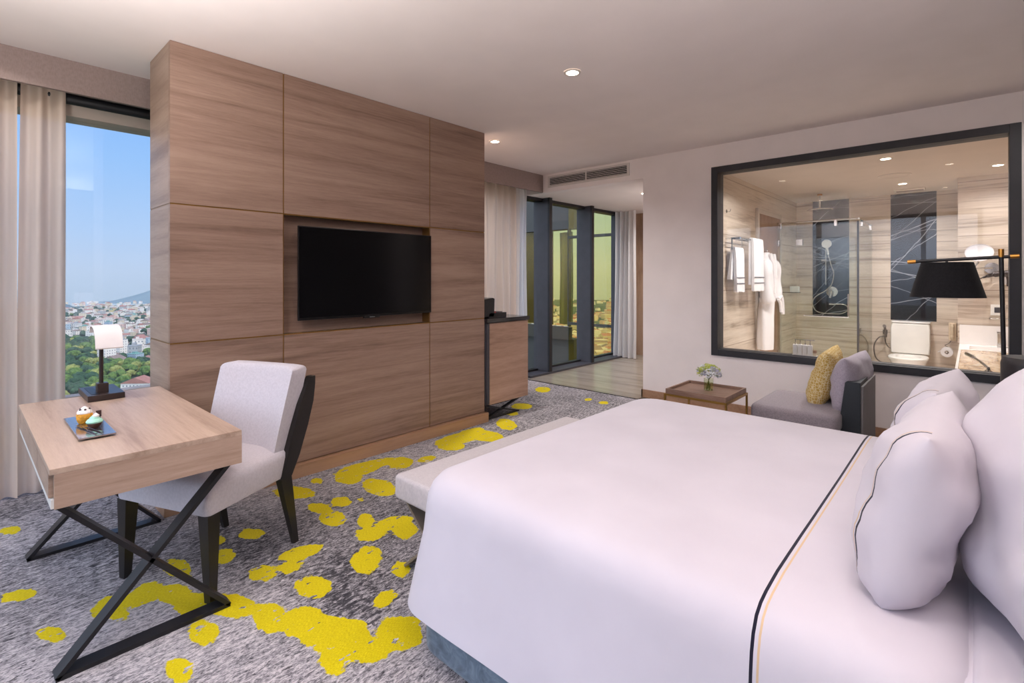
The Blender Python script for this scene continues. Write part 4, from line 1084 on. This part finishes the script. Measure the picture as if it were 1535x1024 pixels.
MB().box(-1.84, -1.71, SY+.008, SY+.066, 1.18, 1.19, .002).build('ledge', M['chrome'], so_)
MB().box(-2.009, -1.84, SY+.02, SY+.035, 1.18, 1.19).build('wall_arm', M['chrome'], so_)

rs = thing('rain_shower', 'round chrome rain shower head hanging from the bathroom ceiling', 'shower head', (-1.55, 8.0, SH))
MB().disc((-1.55, 8.0, SH-.012), (0, 0, 1), .03, .022, 20).build('ceiling_rose', M['brass_tip'], rs, True)
MB().tube([(-1.55, 8.0, SH-.02), (-1.55, 8.0, 2.34)], .011, 12, False).build('arm', M['chrome'], rs, True)
MB().lathe([(.02, 2.35), (.03, 2.335), (.158, 2.325), (.16, 2.318), (.155, 2.312), (.001, 2.311)], (-1.55, 8.0, 0), 36).build('head', M['chrome'], rs, True)
hs = thing('hand_shower', 'white hand shower with chrome rail, mixer and looping hose on the black marble', 'hand shower', (-1.57, 8.7, .86))
MB().tube([(-1.605, 8.69, 1.28), (-1.605, 8.69, 1.95)], .008, 10, False).build('rail', M['chrome'], hs, True)
for z in (1.30, 1.93): MB().tube([(-1.605, 8.69, z), (-1.605, 8.751, z)], .012, 10, False).build('rail_mount', M['chrome'], hs, True)
MB().box(-1.66, -1.585, 8.66, 8.705, 1.63, 1.66, .004).build('slider', M['chrome'], hs)
MB().disc((-1.583, 8.62, 1.885), (0, -1, -.25), .062, .028, 28).build('spray_head', M['white_plastic'], hs, True)
MB().tube([(-1.583, 8.635, 1.87), (-1.578, 8.66, 1.80), (-1.57, 8.67, 1.73)], .011, 10).build('spray_handle', M['white_plastic'], hs, True)
HP = [(-1.57, 1.73), (-1.527, 1.567), (-1.495, 1.449), (-1.518, 1.311), (-1.555, 1.25), (-1.614, 1.19), (-1.733, 1.102), (-1.768, 1.008), (-1.729, .899), (-1.637, .863), (-1.50, .858), (-1.397, .867), (-1.32, .93), (-1.372, .998), (-1.527, .996)]
MB().tube([(x, 8.66-.02*math.sin(i), z) for i, (x, z) in enumerate(HP)], .0075, 8).build('hose', M['steel_hose'], hs, True)
mx_ = MB().disc((-1.53, 8.725, 1.18), (0, -1, 0), .075, .05, 32).build('mixer_plate', M['chrome'], hs, True)
MB().tube([(-1.53, 8.70, 1.18), (-1.53, 8.65, 1.175), (-1.545, 8.64, 1.09)], .016, 10).build('mixer_lever', M['chrome'], mx_, True)
MB().box(-1.56, -1.48, 8.66, 8.75, .985, 1.01, .004).build('hose_outlet', M['chrome'], hs)

# pump bottles on the window sill
ty = 5.455; sz = WZ0+fw+.005
tr_ = thing('soap_tray', 'small white tray under the pump bottles on the inner sill', 'tray', (-1.19, ty, sz))
MB().box(-1.285, -1.075, ty-.03, ty+.03, sz, sz+.005, .002).build('tray', M['white_plastic'], tr_)
def pump():
    o = thing('pump_bottle', 'white pump bottle', 'bottle', (-1.262, ty, sz+.0055), 0, 'pump bottles on the sill')
    z = sz+.0055
    cushion(-1.281, -1.243, ty-.02, ty+.02, z, z+.095, .005, .001, .008).build('bottle', M['white_plastic'], o, True, 50)
    MB().lathe([(.008, z+.094), (.008, z+.108), (.0035, z+.109), (.0035, z+.14)], (-1.262, ty, 0), 14).build('pump_neck', M['chrome'], o, True)
    MB().box(-1.267, -1.222, ty-.004, ty+.004, z+.138, z+.146, .001).build('pump_nozzle', M['chrome'], o)
    return o
p0 = pump(); LBS = ['leftmost of the four white pump bottles on the sill', 'second from the left of the four white pump bottles', 'third from the left of the four white pump bottles', 'rightmost white pump bottle, next to the wooden brush']
p0['label'] = LBS[0]
for k in range(1, 4):
    c = copy_tree(p0); c.location.x += .042*k; c['label'] = LBS[k]
br = thing('brush', 'small wooden brush block at the right end of the soap tray', 'brush', (-1.09, ty, sz))
MB().box(-1.112, -1.082, ty-.018, ty+.018, sz+.028, sz+.056, .006).build('block', M['plinth'], br)
MB().box(-1.109, -1.085, ty-.014, ty+.014, sz+.0055, sz+.028).build('bristles', M['cream_plastic'], br)

# toilet
to = thing('toilet', 'white toilet with its lid raised under the black marble strip', 'toilet', (-.6, 8.4, 0))
tx = -.607
cushion(tx-.2, tx+.2, 8.55, 8.745, .36, .775, .02, .002, .03).build('tank', M['white_gloss'], to, True, 50)
cushion(tx-.208, tx+.208, 8.54, 8.747, .776, .80, .008, .002, .03).build('tank_lid', M['white_gloss'], to, True, 50)
MB().disc((tx, 8.65, .805), (0, 0, 1), .025, .012, 20).build('flush_button', M['chrome'], to, True)
def oval(z, w_, y0, y1, n=40):
    out = []
    for k in range(n):
        a = 2*math.pi*k/n; s_, c_ = math.sin(a), math.cos(a)
        out.append((tx+w_*math.copysign(abs(s_)**.85, s_), (y0+y1)/2+(y1-y0)/2*math.copysign(abs(c_)**.8, c_), z))
    return out
MB().loft([oval(0, .12, 8.1, 8.6), oval(.06, .115, 8.1, 8.6), oval(.2, .14, 8.04, 8.6), (oval(.3, .185, 7.99, 8.58)), oval(.345, .2, 7.97, 8.56)]).build('bowl', M['white_gloss'], to, True, 60)
m = MB().loft([oval(.347, .205, 7.96, 8.53), oval(.365, .207, 7.955, 8.535), oval(.372, .2, 7.965, 8.53), oval(.372, .13, 8.04, 8.42), oval(.35, .125, 8.05, 8.41)])
m.build('seat', M['white_plastic'], to, True, 60)
pts = []
lid = [(tx-.2, .378), (tx-.208, .5), (tx-.206, .70), (tx-.198, .755), (tx-.18, .772), (tx+.18, .772), (tx+.198, .755), (tx+.206, .70), (tx+.208, .5), (tx+.2, .378)]
MB().loft([[(x, 8.50+(.02 if 1 else 0)-.0, z) for x, z in lid], [(x, 8.49, z) for x, z in lid], [(tx+(x-tx)*.96, 8.48, .57+(z-.57)*.96) for x, z in lid]]).build('lid', M['white_plastic'], to, True, 40)
bs_ = thing('bidet_spray', 'grey hand bidet spray with hanging hose left of the toilet', 'bidet spray', (-.9, 8.7, .2))
MB().box(-.92, -.87, 8.70, 8.75, .60, .66, .005).build('holder', M['dark_hose'], bs_)
MB().tube([(-.885, 8.68, .56), (-.888, 8.68, .64), (-.895, 8.67, .70)], .014, 10).build('handle', M['dark_hose'], bs_, True)
MB().disc((-.897, 8.655, .715), (0, -1, .2), .02, .03, 16).build('nozzle', M['dark_hose'], bs_, True)
MB().tube([(-.885, 8.66, .57), (-.95, 8.64, .56), (-1.005, 8.64, .47), (-1.012, 8.64, .36), (-.98, 8.64, .25), (-.90, 8.66, .2), (-.84, 8.70, .19), (-.83, 8.748, .19)], .008, 8).build('hose', M['dark_hose'], bs_, True)
MB().tube([(-.90, 8.72, .60), (-.89, 8.70, .50), (-.86, 8.69, .43), (-.825, 8.69, .41), (-.815, 8.7, .41)], .007, 8).build('supply_hose', M['dark_hose'], bs_, True)
ph = thing('wall_telephone', 'cream wall telephone between the toilet and the wash counter', 'telephone', (-.19, 8.74, .58))
MB().box(-.225, -.15, 8.70, 8.749, .565, .80, .012).build('base', M['cream_plastic'], ph)
MB().tube([(-.188, 8.688, .59), (-.188, 8.672, .63), (-.188, 8.668, .685), (-.188, 8.672, .74), (-.188, 8.688, .78)], [.02]*7+[.015]*11+[.02]*7, 12).build('handset', M['cream_plastic'], ph, True)
MB().tube([(-.20, 8.70, .565), (-.22, 8.69, .53), (-.26, 8.70, .50), (-.23, 8.70, .48)], .004, 6).build('cord', M['dark_hose'], ph, True)
rh = thing('toilet_roll', 'white toilet paper roll with loose end on a chrome holder', 'toilet roll', (-.24, 8.68, .36))
m = MB().lathe([(.062, -.05), (.062, .05), (.022, .05), (.022, -.05), (.062, -.05)], (0, 0, 0), 28, cap=False)
bmesh.ops.transform(m.bm, matrix=Matrix.Translation((-.24, 8.66, .42)) @ Matrix.Rotation(R(90), 4, 'X') , verts=m.bm.verts)
m.build('roll', M['towel'], rh, True)
MB().tube([(-.24, 8.60, .42), (-.24, 8.749, .42)], .008, 10, False).build('holder_pin', M['chrome'], rh, True)
MB().loft([[(-.302, 8.612, .43), (-.302, 8.705, .43), (-.303, 8.705, .43), (-.303, 8.612, .43)], [(-.33, 8.612, .41), (-.33, 8.705, .41), (-.331, 8.705, .411), (-.331, 8.612, .411)]]).build('paper_end', M['towel'], rh)

# wash counter: cream marble deck, white basin behind
wc = thing('wash_counter', 'wash counter with cream marble deck and inset white rectangular basin', 'wash counter', (.4, 6.7, 0))
CZ = .62
MB().box(-.085, 1.79, 5.53, 7.18, CZ-.04, CZ, .003).build('marble_deck', M['cream_marble'], wc)
MB().box(-.10, 1.79, 5.52, 7.78, 0, CZ-.041).build('cabinet', M['white_gloss'], wc)
MB().box(-.105, -.086, 5.52, 7.18, CZ-.04, CZ+.002).build('deck_edge', M['white_gloss'], wc)
m = MB()
bx0, bx1, by0, by1 = -.02, .30, 7.26, 7.60
m.box(-.105, bx0, 7.182, 7.785, CZ-.04, CZ+.004).box(bx1, 1.79, 7.182, 7.785, CZ-.04, CZ+.004)
m.box(bx0, bx1, 7.182, by0, CZ-.04, CZ+.004).box(bx0, bx1, by1, 7.785, CZ-.04, CZ+.004)
m.box(-.105, 1.79, 7.765, 7.788, CZ+.004, .845)
m.build('basin_top', M['white_gloss'], wc)
MB().box(bx0-.015, bx1+.015, by0-.015, by1+.015, CZ-.16, CZ-.15).box(bx0-.015, bx0, by0, by1, CZ-.15, CZ-.041).box(bx1, bx1+.015, by0, by1, CZ-.15, CZ-.041).box(bx0, bx1, by0-.015, by0, CZ-.15, CZ-.041).box(bx0, bx1, by1, by1+.015, CZ-.15, CZ-.041).build('basin', M['white_gloss'], wc)
tp = MB().box(.205, .24, 7.66, 7.70, CZ+.004, .78, .004).build('basin_tap', M['chrome'], wc)
MB().box(.20, .245, 7.56, 7.70, .78, .80, .004).build('spout', M['chrome'], tp)
tk = thing('bath_tap', 'slim chrome tap slanting up from the cream marble beside the window', 'tap', (.10, 5.62, CZ))
MB().lathe([(.024, CZ+.0005), (.024, CZ+.01), (.014, CZ+.02), (.014, CZ+.035)], (.10, 5.60, 0), 20).build('base', M['chrome'], tk, True)
MB().tube([(.10, 5.60, CZ+.03), (.06, 5.70, CZ+.06), (.005, 5.86, CZ+.085), (-.035, 5.97, CZ+.095)], [.011]*7+[.009]*4+[.016]*8, 12).build('spout', M['chrome'], tk, True)
# shaving mirror, dryer, thermostat, towel rail on the step wall
sm = thing('shaving_mirror', 'oval chrome shaving mirror on an arm above the wash counter', 'mirror', (.16, 7.7, 1.48))
nrm = Vector((-.05, -1, .06)).normalized()
mc = Vector((.06, 7.56, 1.66))
md = MB().disc(mc, nrm, .095, .02, 40, .12).build('rim', M['chrome'], sm, True)
MB().disc(mc+nrm*.0115, nrm, .084, .003, 40, .108).build('mirror_glass', M['mirror'], md, True)
MB().disc((.165, 7.78, 1.49), (0, -1, 0), .062, .018, 28).build('wall_plate', M['chrome'], sm, True)
MB().tube([(.165, 7.77, 1.49), (.165, 7.70, 1.49), (.02, 7.68, 1.49), (.05, 7.60, 1.55), (.06, 7.59, 1.63)], .008, 10, False).build('arm', M['chrome'], sm, True)
hd = thing('hair_dryer', 'dark brown hair dryer in a wall holder behind the floor lamp pole', 'hair dryer', (.28, 7.7, 1.36))
MB().box(.255, .345, 7.74, 7.789, 1.30, 1.46, .008).build('holder', M['chrome'], hd)
MB().tube([(.30, 7.70, 1.43), (.22, 7.70, 1.425), (.15, 7.70, 1.41), (.09, 7.70, 1.385)], [.036]*4+[.03]*6+[.02]*5+[.012]*4, 14).build('body', M['lamp_brown'], hd, True)
MB().tube([(.29, 7.70, 1.42), (.30, 7.70, 1.35), (.295, 7.70, 1.29)], .018, 10).build('grip', M['lamp_brown'], hd, True)
MB().tube([(.09, 7.70, 1.385), (.05, 7.71, 1.37), (-.02, 7.72, 1.36), (-.06, 7.74, 1.37)], .006, 8).build('cord', M['lamp_brown'], hd, True)
th_ = thing('wall_control', 'white square wall control panel with grey display behind the lamp pole', 'control panel', (.215, 7.789, .98))
MB().box(.155, .275, 7.775, 7.789, .965, 1.085, .003).build('plate', M['white_plastic'], th_)
MB().box(.185, .245, 7.772, 7.776, .995, 1.055).build('display', M['mullion'], th_)
rl = thing('towel_rail', 'thin chrome towel rail on the tiled wall above the white basin', 'rail', (.3, 7.75, .93))
MB().tube([(.15, 7.74, .93), (.55, 7.74, .93)], .006, 10, False).build('bar', M['chrome'], rl, True)
for x in (.15, .55): MB().tube([(x, 7.74, .93), (x, 7.789, .93)], .008, 10, False).build('post', M['chrome'], rl, True)
# handle on the wood wall at the corridor end
hn = thing('wardrobe_handle', 'long white pull handle on the wood wall at the end of the corridor', 'handle', (-4.12, 8.2, .55))
MB().box(-4.19, -4.15, 8.16, 8.185, .60, 1.10, .006).build('grip', M['white_plastic'], hn)
for z in (.66, 1.04): MB().box(-4.18, -4.16, 8.18, 8.219, z-.02, z+.02).build('stand_off', M['lamp_brown'], hn)

# ------------------------------------------------------------------ outside: gold glazed bay, hills, city
GZ = -98.6
M['facade_dark'] = plain('dark_facade', lin(62, 62, 60), .5, var=.08, nscale=2)
M['facade_blue'] = plain('blue_grey_blind', lin(108, 126, 150), .7, var=.05, nscale=2)
M['facade_post'] = plain('facade_post', lin(60, 56, 46), .5, var=.05)
bay = thing('glazed_bay', 'gold tinted glass bay of the tower outside the corridor windows', 'glass bay', (-5.9, 9.3, -.5))
MB().box(-6.75, -4.95, 9.3, 9.31, -3, 3.2).build('gold_pane', M['gold_glass'], bay)
for z in (.36, 2.30): MB().box(-6.75, -4.95, 9.26, 9.32, z-.03, z+.03).build('transom', M['facade_post'], bay)
MB().box(-6.42, -6.36, 9.25, 9.32, -3, 3.2).build('post', M['facade_post'], bay)
MB().box(-6.45, -4.95, 9.24, 9.36, 3.0, 3.5).build('head_band', M['facade_post'], bay)
twr = thing('tower_wing', 'dark grey tower wing with pale blue blind seen through the corridor windows', 'building', (-8.5, 9.6, -3))
m = MB().box(-10.5, -6.62, 9.33, 9.6, -3, .0).box(-10.5, -6.62, 9.33, 9.6, 2.5, 4.5)
m.build('spandrel', M['facade_dark'], twr)
MB().box(-10.5, -6.64, 9.15, 9.29, .0, .28).build('ledge', M['facade_post'], twr)
MB().box(-10.5, -6.76, 9.4, 9.42, .28, 2.5).build('gold_pane', M['gold_glass'], twr)
o = curtain('blind', None, 9.55, -7.2, -6.78, .3, 2.45, M['facade_blue'], .3, .05, 1, 4, axis='x')
for k in ('label', 'category'):
    if k in o: del o[k]
o.location -= WLOC[twr.name]; o.parent = twr
MB().box(-10.5, -8.6, 9.66, 9.7, .0, 2.5).build('back_wall', M['facade_dark'], twr)
MB().box(-10.5, -7.35, 9.5, 9.52, .28, 2.5).build('dark_panel', M['facade_dark'], twr)
MB().box(-6.80, -6.74, 9.33, 9.39, .28, 2.5).build('mullion', M['facade_post'], twr)

rnd = random.Random(11)
def ground():
    t = NT('city_ground'); v = t.coord((1, 1, 1))
    a = t.noise(v, .012, 5, .65); b_ = t.noise(v, .06, 3, .6)
    f = t.math('ADD', t.math('MULTIPLY', a, .6), t.math('MULTIPLY', b_, .4))
    c = t.ramp(f, [(.40, lin(44, 64, 46)), (.52, lin(66, 82, 62)), (.60, lin(98, 102, 86)), (.72, lin(130, 126, 116))])
    t.bsdf(c, .95, 0, .1); return t.m
M['ground'] = ground()
bm = bmesh.new(); bmesh.ops.create_circle(bm, cap_ends=True, segments=96, radius=2350)
mb = MB(); mb.bm.free(); mb.bm = bm
bmesh.ops.translate(bm, vec=(0, 0, GZ), verts=bm.verts)
struct('ground', mb, M['ground'], 'valley floor below the tower')

def along(a, f):
    """a point at forward distance f in the direction of tangent a off the camera axis"""
    s_, c_ = math.sin(R(42.36)), math.cos(R(42.36))
    return Vector((f*(-s_+a*c_), f*(c_+a*s_), GZ))
# hills
M['hill_far'] = plain('hazy_blue_hill', lin(106, 124, 132), 1, var=.05, nscale=.012, spec=0)
M['hill_near'] = plain('dark_blue_hill', lin(92, 110, 120), 1, var=.06, nscale=.012, spec=0)
def hill(label, ctr, rx, ry, h, mat, ang, seed):
    n, m_ = 64, 18; mb = MB(); loops = []
    for k in range(m_+1):
        q = k/m_; ring = []
        for i in range(n):
            a = 2*math.pi*i/n; r = 1-q
            x, y = r*rx*math.cos(a), r*ry*math.sin(a)
            hh = h*(.5-.5*math.cos(math.pi*min(1, q*1.02)))
            hh += (mnoise.noise(Vector((x*.004+seed, y*.004, 1)))*.22+mnoise.noise(Vector((x*.012+seed, y*.012, 4)))*.07)*h*min(1, q*4)*(1 if k < m_ else 1)
            ring.append((ctr.x+x*math.cos(ang)-y*math.sin(ang), ctr.y+x*math.sin(ang)+y*math.cos(ang), GZ-2+hh))
        loops.append(ring)
    mb.loft(loops[:-1], False, True)
    o = mb.build('hill', mat, None, True, 0)
    return tag(o, label, 'hill')
ang_l = R(42.36)
hill('broad blue-grey hill rising behind the city on the right of the desk window', along(-.655, 2250), 320, 240, 79, M['hill_far'], ang_l, 2)
hill('low dark hill on the horizon beside the left curtain edge', along(-.91, 1650), 95, 60, 24, M['hill_near'], ang_l, 5)

# thin daylight haze lying over the valley
def haze():
    t = NT('valley_haze'); v = t.n('ShaderNodeVolumeScatter'); v.inputs['Color'].default_value = (.80, .92, 1, 1); v.inputs['Density'].default_value = HAZE; v.inputs['Anisotropy'].default_value = .2
    t.l(v.outputs[0], t.out.inputs['Volume']); return t.m
o = struct('haze', MB().box(-2600, -60, -1300, 2600, GZ+.5, GZ+190), haze(), 'pale daylight haze over the valley')
WALLC = {'white': lin(212, 208, 202), 'cream': lin(198, 184, 160), 'pink': lin(192, 164, 152), 'grey': lin(160, 162, 162), 'yellow': lin(200, 182, 128), 'blue': lin(150, 168, 182)}
ROOFC = {'red tiled': lin(150, 104, 92), 'brown': lin(124, 106, 98), 'grey': lin(148, 150, 152), 'pale': lin(190, 182, 174), 'teal': lin(110, 150, 144)}
def house_wall(name, col):
    t = NT(name); v = t.coord((1, 1, 1))
    g = t.n('ShaderNodeTexCoord'); sp = t.n('ShaderNodeSeparateXYZ'); t.l(g.outputs['Object'], sp.inputs[0])
    fz = t.math('FRACT', t.math('MULTIPLY', sp.outputs['Z'], 1/3.1)); fx = t.math('FRACT', t.math('MULTIPLY', t.math('ADD', sp.outputs['X'], sp.outputs['Y']), 1/2.7))
    wz = t.math('MULTIPLY', t.math('GREATER_THAN', fz, .32), t.math('LESS_THAN', fz, .74))
    wx = t.math('MULTIPLY', t.math('GREATER_THAN', fx, .3), t.math('LESS_THAN', fx, .62))
    c = t.mix(t.math('MULTIPLY', wz, wx), col, lin(96, 102, 110))
    t.bsdf(c, .8, 0, .2); return t.m
WM = {k: house_wall('house_wall_'+k, c) for k, c in WALLC.items()}
RM = {k: plain('house_roof_'+k.replace(' ', '_'), c, .85, var=.08, nscale=.4) for k, c in ROOFC.items()}
protos = {}
def house_mesh(wk, rk, w_, d_, h_, gable):
    m = MB().box(-w_/2, w_/2, -d_/2, d_/2, 0, h_)
    r = MB()
    if gable:
        e_ = .5; rh_ = w_*.22
        r.prism([(-w_/2-e_, h_), (w_/2+e_, h_), (0, h_+rh_)], 'y', -d_/2-e_, d_/2+e_)
    else:
        r.box(-w_/2-.2, w_/2+.2, -d_/2-.2, d_/2+.2, h_, h_+.5).box(-w_*.2, w_*.15, -d_*.2, d_*.2, h_+.5, h_+2.4)
    return m, r
def make_house(loc, rz, wk, rk, w_, d_, h_, gable, label, group=None, name='house'):
    o = local(thing(name, label, 'house' if name == 'house' else 'building', loc, rz, group))
    m, r = house_mesh(wk, rk, w_, d_, h_, gable)
    m.build('walls', WM[wk], o); r.build('roof', RM[rk], o); return o
proto = {}
def place_house(loc, rz, wk, rk, gable, s):
    key = (wk, rk, gable)
    lb = f'small far {wk} house with {rk} {"pitched" if gable else "flat"} roof among the city houses'
    gp = f'far {wk} houses with {rk} {"pitched" if gable else "flat"} roofs'
    if key not in proto:
        w_, d_, h_ = (9, 11, 6.5) if gable else (8, 10, 9.5)
        o = make_house(loc, rz, wk, rk, w_, d_, h_, gable, lb, gp); proto[key] = o
    else:
        o = copy_tree(proto[key]); o.location = loc; o.rotation_euler = (0, 0, rz)
    o.scale = (s, s, s*rnd.uniform(.8, 1.25)); return o
taken = [(along(-.91, 1650), 100)]
def free(p, r):
    for q, s in taken:
        if (p-q).length < r+s: return False
    taken.append((p, r)); return True
def at(u, v):                     # where a line of sight meets the valley floor
    f = 99.98*756/(v-417); return along((u-767.5)/756, f)
# single buildings one can point to
def big(u, v, rz, *a, **k):
    p = at(u, v); free(p, 13); return make_house(p, R(rz), *a, **k)
big(160, 543, 20, 'white', 'pale', 15, 12, 21, False, 'tall white apartment block with dark windows just right of the desk lamp stem', name='apartment_block')
big(183, 532, 15, 'white', 'grey', 9, 9, 20, False, 'slim white apartment block right of the lamp shade', name='apartment_block')
big(172, 549, 35, 'cream', 'brown', 34, 13, 5, True, 'long low cream building with brown roof between trees', name='long_building')
big(209, 596, 48, 'white', 'red tiled', 22, 12, 13, True, 'white building with red tiled roof at the right edge just above the desk')
big(203, 540, 30, 'blue', 'teal', 13, 11, 8, False, 'pale blue building with teal roof on the right of the window')
big(210, 516, 30, 'white', 'red tiled', 16, 12, 9, True, 'large white house with red tiled roof right of the lamp shade')
big(212, 532, 10, 'white', 'pale', 14, 12, 11, False, 'white flat roofed house near the right edge of the desk window')
big(219, 548, 60, 'pink', 'red tiled', 14, 12, 8, True, 'pink house with red tiled roof at the partition edge')
big(198, 552, -20, 'cream', 'pale', 13, 11, 7, False, 'cream flat roofed house in front of the trees right of the lamp')
wk_ = ['white']*6+['cream']*4+['pink']*2+['grey']*2+['yellow', 'blue']
rk_ = ['red tiled']*5+['brown']*3+['grey']*2+['pale']*3+['teal']
n = 0; tries = 0
while n < 150 and tries < 6000:
    tries += 1
    a = rnd.uniform(-.955, -.67); v = 456.5+rnd.random()**1.15*90
    u = a*756+767.5
    if v > 508 and u < 165: continue
    if v > 545: continue
    p = at(u, v)
    f = 99.98*756/(v-417)
    if f > 1750: continue
    if not free(p, 8.5): continue
    wk, rk = rnd.choice(wk_), rnd.choice(rk_); gable = rk in ('red tiled', 'brown') and rnd.random() < .8
    if rk in ('grey', 'pale', 'teal'): gable = False
    place_house(p, rnd.uniform(0, 3.14), wk, rk, gable, rnd.uniform(.85, 1.45)); n += 1
# the rest of the city, beyond counting
def city_mass(name, label, npts, arange, frange, seed, grow=1.0):
    r = random.Random(seed); mats = [WM['white'], WM['cream'], WM['pink'], RM['red tiled'], RM['brown'], RM['pale'], RM['grey']]
    V, F, MI = [], [], []
    for _ in range(npts):
        a = r.uniform(*arange); f = 1/r.uniform(1/frange[1], 1/frange[0]); p = along(a, f)
        w_, d_, h_ = r.uniform(7, 16)*grow, r.uniform(7, 16)*grow, r.uniform(4, 11)*grow; rz = r.uniform(0, 3.14)
        if not free(p, 4) and -1 < a < -.62: continue
        c_, s_ = math.cos(rz), math.sin(rz); b = len(V)
        for z in (0, h_):
            for x, y in ((-1, -1), (1, -1), (1, 1), (-1, 1)):
                V.append((p.x+(x*w_*c_-y*d_*s_)/2, p.y+(x*w_*s_+y*d_*c_)/2, GZ+z))
        ridge = r.random() < .5
        mw = r.choice([0, 0, 0, 1, 1, 2]); mr_ = r.choice([3, 3, 4]) if ridge else r.choice([5, 6, 5])
        for i in range(4):
            j = (i+1) % 4; F.append((b+i, b+j, b+4+j, b+4+i)); MI.append(mw)
        if ridge:
            V.append(((V[b+4][0]+V[b+5][0])/2, (V[b+4][1]+V[b+5][1])/2, GZ+h_+w_*.22)); V.append(((V[b+6][0]+V[b+7][0])/2, (V[b+6][1]+V[b+7][1])/2, GZ+h_+w_*.22))
            F += [(b+4, b+8, b+9, b+7), (b+5, b+6, b+9, b+8), (b+4, b+5, b+8), (b+6, b+7, b+9)]; MI += [mr_, mr_, mw, mw]
        else:
            F.append((b+4, b+5, b+6, b+7)); MI.append(mr_)
    me = bpy.data.meshes.new(name); me.from_pydata(V, [], F)
    for m_ in mats: me.materials.append(m_)
    me.polygons.foreach_set('material_index', MI)
    o = bpy.data.objects.new(name, me); COL.objects.link(o)
    return tag(o, label, 'houses', None, 'stuff')
city_mass('distant_houses', 'dense pale carpet of tiny far houses under the hills in the desk window', 600, (-1.0, -.6), (900, 2000), 3, .85)
city_mass('distant_houses', 'blurred city houses seen through the gold glass beyond the corridor', 1500, (-.1, .5), (380, 2250), 5, 1.2)
city_mass('distant_houses', 'city houses below the tower on the camera side, mirrored in the bathroom window', 900, (-7, -1.3), (120, 700), 8)

# trees
def leaf_mat(name, a, b_):
    t = NT(name); v = t.coord((1, 1, 1)); n = t.noise(v, .55, 4, .65)
    c = t.ramp(n, [(.34, a), (.62, b_)]); t.bsdf(c, .95, 0, .1, bump=n, bstr=.6, bdist=1.5); return t.m
LM = {'dark green': leaf_mat('leaves_dark', lin(26, 44, 36), lin(60, 86, 60)), 'mid green': leaf_mat('leaves_mid', lin(48, 70, 36), lin(98, 122, 62)), 'olive': leaf_mat('leaves_olive', lin(86, 96, 44), lin(140, 144, 84))}
M['bark'] = plain('bark', lin(90, 76, 62), .9, var=.1)
tp_ = {}
def tree(loc, kind, s, rz):
    lb = f'{kind} leafy tree among the trees below the desk window'; gp = f'{kind} trees below the tower'
    if kind not in tp_:
        o = local(thing('tree', lb, 'tree', loc, rz, gp)); r = random.Random(len(tp_))
        bm = bmesh.new()
        for q in range(9):
            c_ = Vector((r.gauss(0, 1.9), r.gauss(0, 1.9), 6.3+r.gauss(0, 1.5))) if q else Vector((0, 0, 7.2))
            b2 = bmesh.new(); bmesh.ops.create_icosphere(b2, subdivisions=3, radius=r.uniform(2.0, 3.0) if q else 3.6)
            for v_ in b2.verts:
                k = mnoise.noise(v_.co*.7+c_)*.9+mnoise.noise(v_.co*1.9+c_)*.5
                v_.co = c_+v_.co*(1+k*.22); v_.co.z = c_.z+(v_.co.z-c_.z)*.85
            me = bpy.data.meshes.new('t'); b2.to_mesh(me); b2.free(); bm.from_mesh(me); bpy.data.meshes.remove(me)
        mb = MB(); mb.bm.free(); mb.bm = bm
        mb.build('crown', LM[kind], o, True, 0)
        MB().tube([(0, 0, 0), (.1, 0, 3), (0, .2, 6)], [.5]*7+[.35]*6, 8).build('trunk', M['bark'], o, True)
        tp_[kind] = o
    else:
        o = copy_tree(tp_[kind]); o.location = loc; o.rotation_euler = (0, 0, rz)
    o.scale = (s, s, s*rnd.uniform(.85, 1.15)); return o
n = 0; tries = 0
while n < 250 and tries < 9000:
    tries += 1
    u = rnd.uniform(40, 262); v = 503+rnd.random()*100
    left = u < 152
    if not left and v < 551: continue
    if left and v < 512+rnd.uniform(0, 14): continue
    if u > 190 and 570 < v: continue
    p = at(u, v)
    if not free(p, 4.7): continue
    kind = 'dark green' if (u < 140 and rnd.random() < .62) else rnd.choice(['mid green', 'mid green', 'olive', 'dark green'])
    tree(p, kind, rnd.uniform(.85, 1.45), rnd.uniform(0, 6.28)); n += 1
k = 0; tries = 0
while k < 45 and tries < 9000:
    tries += 1
    u = rnd.uniform(60, 250); v = rnd.uniform(462, 545); p = at(u, v)
    if not free(p, 4.5): continue
    tree(p, rnd.choice(['dark green', 'dark green', 'mid green']), rnd.uniform(.7, 1.15), rnd.uniform(0, 6.28)); k += 1

mb = MB(); k = 0
while k < 170:
    u = rnd.uniform(60, 250); v = rnd.uniform(458, 545); p = at(u, v)
    if not free(p, 3.6): k += .02; continue
    k += 1
    b2 = bmesh.new(); bmesh.ops.create_icosphere(b2, subdivisions=2, radius=rnd.uniform(3.4, 5.6))
    for v_ in b2.verts: v_.co = v_.co*(1+.25*mnoise.noise(v_.co*.6+p*.01)); v_.co.z *= .85
    bmesh.ops.translate(b2, vec=p+Vector((0, 0, 4)), verts=b2.verts); mb.add(b2)
KEEP[0] = False
tag(mb.build('distant_trees', LM['dark green'], None, True, 0), 'dark green tree crowns scattered between the far city houses', 'trees', None, 'stuff')
KEEP[0] = True
